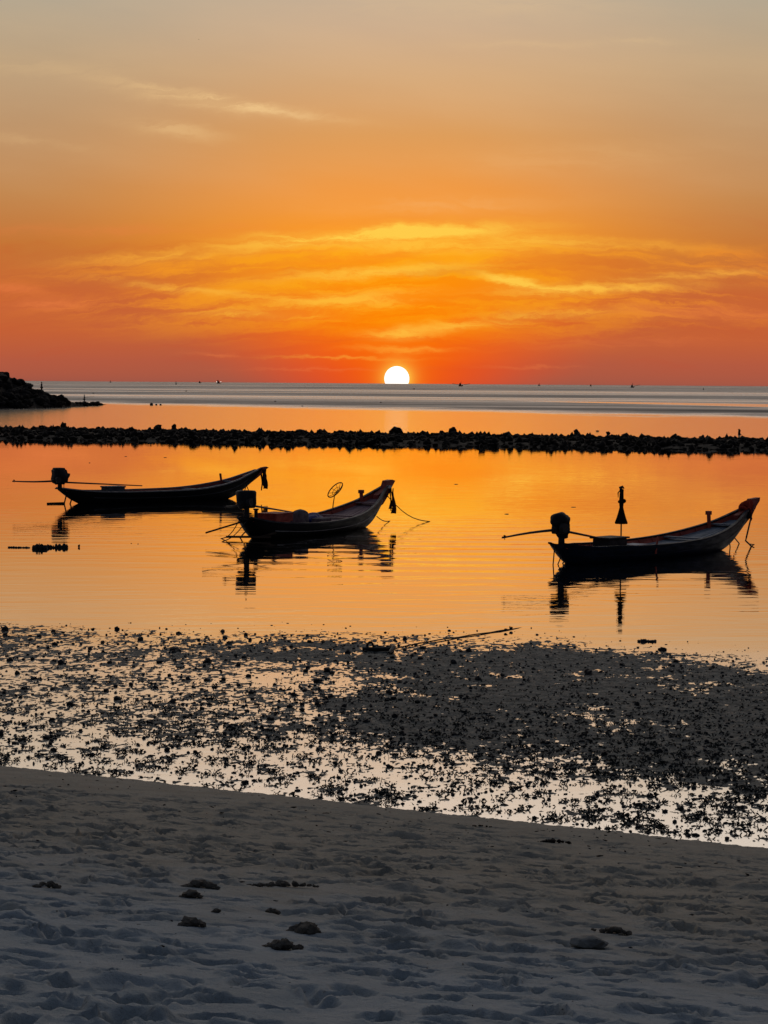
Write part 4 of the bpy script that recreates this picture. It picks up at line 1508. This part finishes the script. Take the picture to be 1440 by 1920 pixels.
def ship(px, dist, wpx, label, booms=(1, 1), lamps=0, boom_px=17, mast_px=6):
    base = ray(px, 718)
    p = Vector((base.x / base.y * dist, dist, 0))
    k = dist / FPX
    t = empty('trawler', p, random.uniform(-.3, .3))
    tag(t, label, 'ship', 'fishing boats on the horizon')
    w = wpx * k / 2
    M = Matrix.Diagonal((w, w * .42, w, 1))
    MB().prism([(-1, .55), (-.9, 0), (.75, 0), (1.05, .75), (.6, .5), (-.2, .42)], -.42 * w, .42 * w, Matrix.Diagonal((w, 1, w, 1))).build('hull', M_SHIP, t)
    b = MB().box(-.75 * w, .05 * w, -.28 * w, .28 * w, .4 * w, 1.25 * w, taper=.85, bev=.05 * w)
    b.box(-.6 * w, -.1 * w, -.2 * w, .2 * w, 1.22 * w, 1.6 * w, bev=.04 * w)
    b.build('wheelhouse', M_SHIP, t)
    MB().tube([(.1 * w, 0, .4 * w), (.1 * w, 0, mast_px * k)], .35 * k, 6).build('mast', M_SHIP, t)
    for sd, on in ((-1, booms[0]), (1, booms[1])):
        if on:
            MB().tube([(.1 * w, 0, .6 * w), (.1 * w + sd * boom_px * k * .5, -.2 * w, 3.6 * k), (.1 * w + sd * boom_px * k, -.3 * w, 5.4 * k)], .32 * k, 5).build('outrigger', M_SHIP, t)
    for q in range(lamps):
        MB().lump((w * (-.9 + 1.9 * q), -.3 * w, 3.2 * k), (.42 * k, .42 * k, .42 * k), 0, 1, 2, 0).build('deck_lamp', M_LAMP, t)
    return t


ship(864, 3300, 8, 'dark trawler on the horizon with both outriggers spread, just right of the sun', (1, 1), 0, 17, 9)
ship(1186, 3300, 7, 'dark trawler on the horizon far right with one outrigger raised', (0, 1), 0, 13, 9)
ship(1011, 5200, 4, 'tiny dark boat on the horizon between the two trawlers', (0, 0), 0, 0, 5)
ship(1108, 5200, 4, 'tiny dark boat on the horizon just left of the one armed trawler', (0, 0), 0, 0, 4)
ship(410, 5200, 8, 'small boat with lit lamps on the horizon left of the sun', (0, 0), 2, 0, 4)
ship(375, 6000, 5, 'low dark boat on the horizon beside the lamp lit one', (0, 0), 0, 0, 3)
ship(207, 6000, 3, 'tiny dark boat on the horizon nearest the headland', (0, 0), 0, 0, 4)

# the sun, half sunk behind the horizon
SD = 15500.0
so = MB().lump((0, 0, 0), SD * 23.3 / FPX, 0, 1, 5, 0).build('sun', emit_mat('sun_disc', (1.0, 0.95, 0.87), 1.35), smooth=True)
so.location = atd(744, 710, SD)
tag(so, 'glowing white sun half sunk behind the sea horizon', 'sun')

# a bird high in the sky
bt = atd(373, 74, 750)
bd = empty('bird', bt)
tag(bd, 'tiny dark bird gliding alone high in the sky at upper left', 'bird')
bb = MB().tube([(-.16, 0, 0), (-.08, 0, .01), (.04, 0, .015), (.11, 0, .02), (.15, 0, .015)], [.012, .035, .038, .025, .006], 8)
for sd in (1, -1):
    bb.add([(.06, 0, .03), (-.05, 0, .03), (-.06, sd * .2, .07), (.03, sd * .2, .075), (-.08, sd * .36, .04), (.0, sd * .34, .045),
            (.06, 0, .02), (-.05, 0, .02), (-.06, sd * .2, .062), (.03, sd * .2, .067), (-.08, sd * .36, .035), (.0, sd * .34, .04)],
           [(0, 1, 2, 3), (3, 2, 4, 5), (6, 9, 8, 7), (9, 11, 10, 8), (0, 3, 9, 6), (3, 5, 11, 9), (5, 4, 10, 11), (4, 2, 8, 10), (2, 1, 7, 8)])
bb.build('body', M_STONE, bd)


# ------------------------------------------------------------------ people on the headland
M_SKIN = mat('skin', (0.16, 0.09, 0.06), (0.13, 0.075, 0.05), 0.6, 8)
M_SHIRT = mat('dark_shirt', (0.03, 0.03, 0.035), (0.02, 0.02, 0.022), 0.9, 10)
M_SHORTS = mat('dark_shorts', (0.022, 0.022, 0.025), (0.015, 0.015, 0.016), 0.9, 10)
M_HAIR = mat('black_hair', (0.010, 0.008, 0.007), (0.006, 0.005, 0.005), 0.7, 10)


def skin_mesh(name, verts, edges, radii, m, parent, root=0, sub=1):
    me = bpy.data.meshes.new(name)
    me.from_pydata(verts, edges, [])
    o = bpy.data.objects.new(name, me)
    COL.objects.link(o)
    md = o.modifiers.new('skin', 'SKIN')
    for i, v_ in enumerate(me.skin_vertices[0].data):
        r = radii[i]
        v_.radius = r if isinstance(r, tuple) else (r, r)
        v_.use_root = i == root
    sb = o.modifiers.new('sub', 'SUBSURF')
    sb.levels = sb.render_levels = sub
    dg = bpy.context.evaluated_depsgraph_get()
    nm = bpy.data.meshes.new_from_object(o.evaluated_get(dg))
    nm.name = name
    o.modifiers.clear()
    o.data = nm
    nm.materials.clear()
    nm.materials.append(m)
    nm.polygons.foreach_set('use_smooth', [True] * len(nm.polygons))
    o.parent = parent
    return o


def person(base, rz, h, label, pose):
    t = empty('person', base, rz)
    tag(t, label, 'person', 'people standing on the headland')
    k = h / 1.75
    J = {'pelvis': (0, 0, .95), 'waist': (0, 0, 1.08), 'chest': (0, .01, 1.30), 'neck': (0, .01, 1.47), 'headb': (0, .015, 1.56), 'head': (0, .02, 1.66), 'crown': (0, .015, 1.73),
         'hipl': (-.09, 0, .92), 'kneel': (-.10, .02, .50), 'anklel': (-.10, 0, .09), 'toel': (-.115, .15, .03),
         'hipr': (.09, 0, .92), 'kneer': (.10, .03, .50), 'ankler': (.11, 0, .09), 'toer': (.13, .15, .03),
         'shl': (-.18, 0, 1.42), 'shr': (.18, 0, 1.42)}
    J.update(pose)
    E = [('pelvis', 'waist'), ('waist', 'chest'), ('chest', 'neck'), ('neck', 'headb'), ('headb', 'head'), ('head', 'crown'), ('pelvis', 'hipl'), ('hipl', 'kneel'), ('kneel', 'anklel'), ('anklel', 'toel'),
         ('pelvis', 'hipr'), ('hipr', 'kneer'), ('kneer', 'ankler'), ('ankler', 'toer'), ('chest', 'shl'), ('shl', 'elbl'), ('elbl', 'wrl'), ('wrl', 'pal'), ('chest', 'shr'), ('shr', 'elbr'), ('elbr', 'wrr'), ('wrr', 'par')]
    RD = {'pelvis': (.15, .11), 'waist': (.135, .10), 'chest': (.16, .115), 'neck': .055, 'headb': .065, 'head': (.078, .095), 'crown': .05, 'hipl': .09, 'hipr': .09, 'kneel': .058, 'kneer': .058,
          'anklel': .04, 'ankler': .04, 'toel': .03, 'toer': .03, 'shl': .06, 'shr': .06, 'elbl': .042, 'elbr': .042, 'wrl': .03, 'wrr': .03, 'pal': .034, 'par': .034}
    for sd in 'lr':                                            # fingers: five short chains out of each palm
        w, p = Vector(J['wr' + sd]), Vector(J['pa' + sd])
        d = (p - w).normalized()
        sidev = Vector((0, 1, 0)) if abs(d.y) < .8 else Vector((1, 0, 0))
        sidev = (sidev - d * sidev.dot(d)).normalized()
        for i in range(5):
            off = (i - 1.5) * .02 if i < 4 else .045
            ln = (.065, .08, .075, .06, .045)[i]
            b0 = p + sidev * off + d * (.02 if i < 4 else -.02)
            b1 = b0 + d * ln + sidev * (.015 if i == 4 else 0)
            J[f'f{sd}{i}a'], J[f'f{sd}{i}b'] = tuple(b0), tuple(b1)
            RD[f'f{sd}{i}a'], RD[f'f{sd}{i}b'] = .009, .008
            E += [('pa' + sd, f'f{sd}{i}a'), (f'f{sd}{i}a', f'f{sd}{i}b')]
    names = list(J)
    ix = {n: i for i, n in enumerate(names)}
    vs = [tuple(c * k for c in J[n]) for n in names]
    rd = [tuple(c * k for c in RD[n]) if isinstance(RD[n], tuple) else RD[n] * k for n in names]
    skin_mesh('body', vs, [(ix[a], ix[b]) for a, b in E], rd, M_SKIN, t, ix['pelvis'])

    def garment(name, keys, links, grow, m):
        i2 = {n: i for i, n in enumerate(keys)}
        r2 = [tuple(c * k * grow for c in RD[n]) if isinstance(RD[n], tuple) else RD[n] * k * grow for n in keys]
        skin_mesh(name, [tuple(c * k for c in J[n]) for n in keys], [(i2[a], i2[b]) for a, b in links], r2, m, t)
    J['ml'] = tuple((Vector(J['hipl']) * .25 + Vector(J['kneel']) * .75))
    J['mr'] = tuple((Vector(J['hipr']) * .25 + Vector(J['kneer']) * .75))
    J['el'] = tuple((Vector(J['shl']) * .3 + Vector(J['elbl']) * .7))
    J['er'] = tuple((Vector(J['shr']) * .3 + Vector(J['elbr']) * .7))
    RD['ml'] = RD['mr'] = .078
    RD['el'] = RD['er'] = .052
    garment('shorts', ['pelvis', 'hipl', 'ml', 'hipr', 'mr'], [('pelvis', 'hipl'), ('hipl', 'ml'), ('pelvis', 'hipr'), ('hipr', 'mr')], 1.14, M_SHORTS)
    garment('shirt', ['chest', 'waist', 'shl', 'el', 'shr', 'er'], [('chest', 'waist'), ('chest', 'shl'), ('shl', 'el'), ('chest', 'shr'), ('shr', 'er')], 1.12, M_SHIRT)
    hc = Vector(J['head']) * k
    MB().lump((hc.x, hc.y - .018 * k, hc.z + .035 * k), (.088 * k, .100 * k, .085 * k), .05, 2, 2, 3).build('hair', M_HAIR, t, True)
    f = MB()                                                   # nose, ears
    f.lump((hc.x, hc.y + .098 * k, hc.z - .02 * k), (.014 * k, .02 * k, .024 * k), 0, 1, 1, 0)
    for sd in (1, -1):
        f.lump((hc.x + sd * .08 * k, hc.y, hc.z - .01 * k), (.012 * k, .022 * k, .032 * k), 0, 1, 1, 0)
        f.lump((hc.x + sd * .032 * k, hc.y + .088 * k, hc.z + .005 * k), (.012 * k, .008 * k, .008 * k), 0, 1, 1, 0)
    f.box(hc.x - .025 * k, hc.x + .025 * k, hc.y + .075 * k, hc.y + .092 * k, hc.z - .065 * k, hc.z - .055 * k)
    f.build('face', M_SKIN, t)
    return t


arms_down = {'elbl': (-.24, -.02, 1.14), 'wrl': (-.23, .06, .90), 'pal': (-.22, .09, .83), 'elbr': (.24, -.02, 1.14), 'wrr': (.23, .05, .90), 'par': (.22, .08, .83)}
pi_ = atd(78, 738, 364)
o = MB().lump((0, 0, -.8), (1.6, 1.3, .95), .22, 1.3, 3, 77).build('perch_rock', M_HEAD, loc=pi_)
tag(o, 'dark boulder under the standing person on the headland slope', 'boulder')
person(pi_ + Vector((0, 0, .02)), R(-60), 1.85, 'person standing upright on a boulder of the headland, arms down', arms_down)
fp = at(158, 758)
reach = dict(arms_down)
reach.update({'elbr': (.22, .16, 1.20), 'wrr': (.16, .40, 1.26), 'par': (.14, .47, 1.28)})
p2 = person(fp, R(-70), 1.70, 'person standing at the water on the low tip of the headland, holding out a rod', reach)
hand = fp + Matrix.Rotation(R(-70), 3, 'Z') @ Vector((.14, .50, 1.24))
rope('fishing_rod', [hand - Vector((.4, 0, .1)), hand, hand + Vector((1.3, .2, .14))], .018, 'thin fishing rod held out by the person at the headland tip', 'fishing rod', 0, M_WOOD)

# ------------------------------------------------------------------ things on the sand
M_CLOD = mat('sand_clod', (0.15, 0.13, 0.105), (0.07, 0.062, 0.052), 0.95, 14.0, 0.012, 30, 0.05)
M_WRACK = mat('seaweed_wrack', (0.030, 0.024, 0.020), (0.016, 0.013, 0.012), 0.9, 14.0, 0.004, 30, 0.1)
M_ROCK = mat('grey_stone', (0.24, 0.24, 0.22), (0.13, 0.13, 0.12), 0.85, 9.0, 0.008, 30, 0.15)


def heap(name, px, py, wpx, hpx, label, seed, cat, m, n=16, depth=.5, size=1.0):
    """a crumbled heap: lumps gathered over a patch of sand"""
    p = on_sand(px, py)
    k = p.y / FPX
    w, h = wpx * k / 2, hpx * k * 1.2
    rs = random.Random(seed)
    b = MB()
    for i in range(n):
        t = rs.uniform(-1, 1)
        x = w * t
        y = rs.gauss(0, .35) * w * depth
        hh = h * (1 - abs(t) ** 1.6) * rs.uniform(.5, 1.05)
        r = max(h * .28, hh * .55) * rs.uniform(.6, 1.15) * size
        b.lump((x, y, hh * .45), (r * rs.uniform(1, 1.6), r * rs.uniform(1, 1.5), r * .85), .35, 1.6, 2, seed + i)
    return tag(b.build(name, m, loc=p), label, cat)


heap('sand_clod', 377, 1664, 58, 19, 'rounded clod of dug sand left of the long row of crumbs', 1, 'clod', M_CLOD, 16)
heap('sand_clod', 358, 1683, 46, 13, 'smaller dark clod just below the rounded clod of sand', 20, 'clod', M_CLOD, 12)
heap('sand_row', 530, 1662, 135, 12, 'long row of crumbled sand lying across the beach', 40, 'clods', M_CLOD, 46, .12, .9)
heap('sand_clod', 568, 1748, 66, 27, 'largest lumpy heap of dug sand on the near beach', 101, 'clod', M_CLOD, 26, .5)
heap('sand_clod', 360, 1736, 56, 17, 'low dark clod of sand left of the largest heap', 130, 'clod', M_CLOD, 15)
heap('sand_clod', 512, 1709, 24, 12, 'small dark clod in a hollow above the largest heap', 150, 'clod', M_CLOD, 8)
heap('sand_clod', 88, 1664, 48, 17, 'clod of sand lying near the left edge of the beach', 160, 'clod', M_CLOD, 12)
heap('sand_clod', 530, 1776, 70, 20, 'pale crumbly mound of sand just below the largest heap', 180, 'clod', M_CLOD, 24)
heap('sand_clod', 1140, 1748, 80, 13, 'flat crumbled clod of sand behind the pale stone', 210, 'clod', M_CLOD, 20)
heap('sand_clod', 408, 1711, 24, 9, 'tiny clod of sand midway between two bigger clods', 235, 'clod', M_CLOD, 6)
heap('seaweed_wrack', 1038, 1580, 76, 8, 'dark strip of dried seaweed lying below the waterline on the sand', 250, 'seaweed', M_WRACK, 34, .10, 1.0)
heap('seaweed_wrack', 900, 1550, 48, 5, 'thin dark scrap of seaweed at the edge of the wet sand', 280, 'seaweed', M_WRACK, 12, .15, .8)
heap('seaweed_wrack', 302, 1779, 24, 9, 'small black scrap of seaweed on the near sand at left', 300, 'seaweed', M_WRACK, 7)
p = on_sand(1100, 1774)
k = p.y / FPX
b = MB().lump((0, 0, 6 * k), (33 * k, 26 * k, 12 * k), .18, 1.1, 3, 9).lump((24 * k, 0, 2 * k), (16 * k, 15 * k, 9 * k), .25, 1.3, 3, 10)
tag(b.build('beach_stone', M_ROCK, loc=p), 'pale grey stone half buried in the near sand at right', 'stone')

# flecks of weed and shell strewn over the sand, thickest at the wrack line
P, Q, C = [], [], []
for i in range(4200):
    py = 1455 + 460 * random.random() ** 1.7
    px = random.uniform(-20, 1460)
    d = ray(px, py)
    t = (2.6 - EYE) / (d.z + 0.132 * (NX * d.x + NY * d.y))
    x, y = d.x * t, d.y * t
    e = NX * x + NY * y
    if e > 19.55 or (e < 16.5 and random.random() > 0.16) or (e < 18.6 and random.random() > 0.5):
        continue
    r = (0.0022 + 0.006 * random.random() ** 2) * (0.45 + 0.55 * min(1, max(0, (y - 10) / 8)))
    P.append((x, y, sand_z(x, y) + r * .5))
    Q.append(random.uniform(0, 6.28))
    C.append((r * random.uniform(1, 5), r * random.uniform(.8, 1.6), r * random.uniform(.6, 1.1)))
tag(scatter('beach_debris', lb, np.array(P), Q, np.array(C), M_WRACK), kind='stuff')
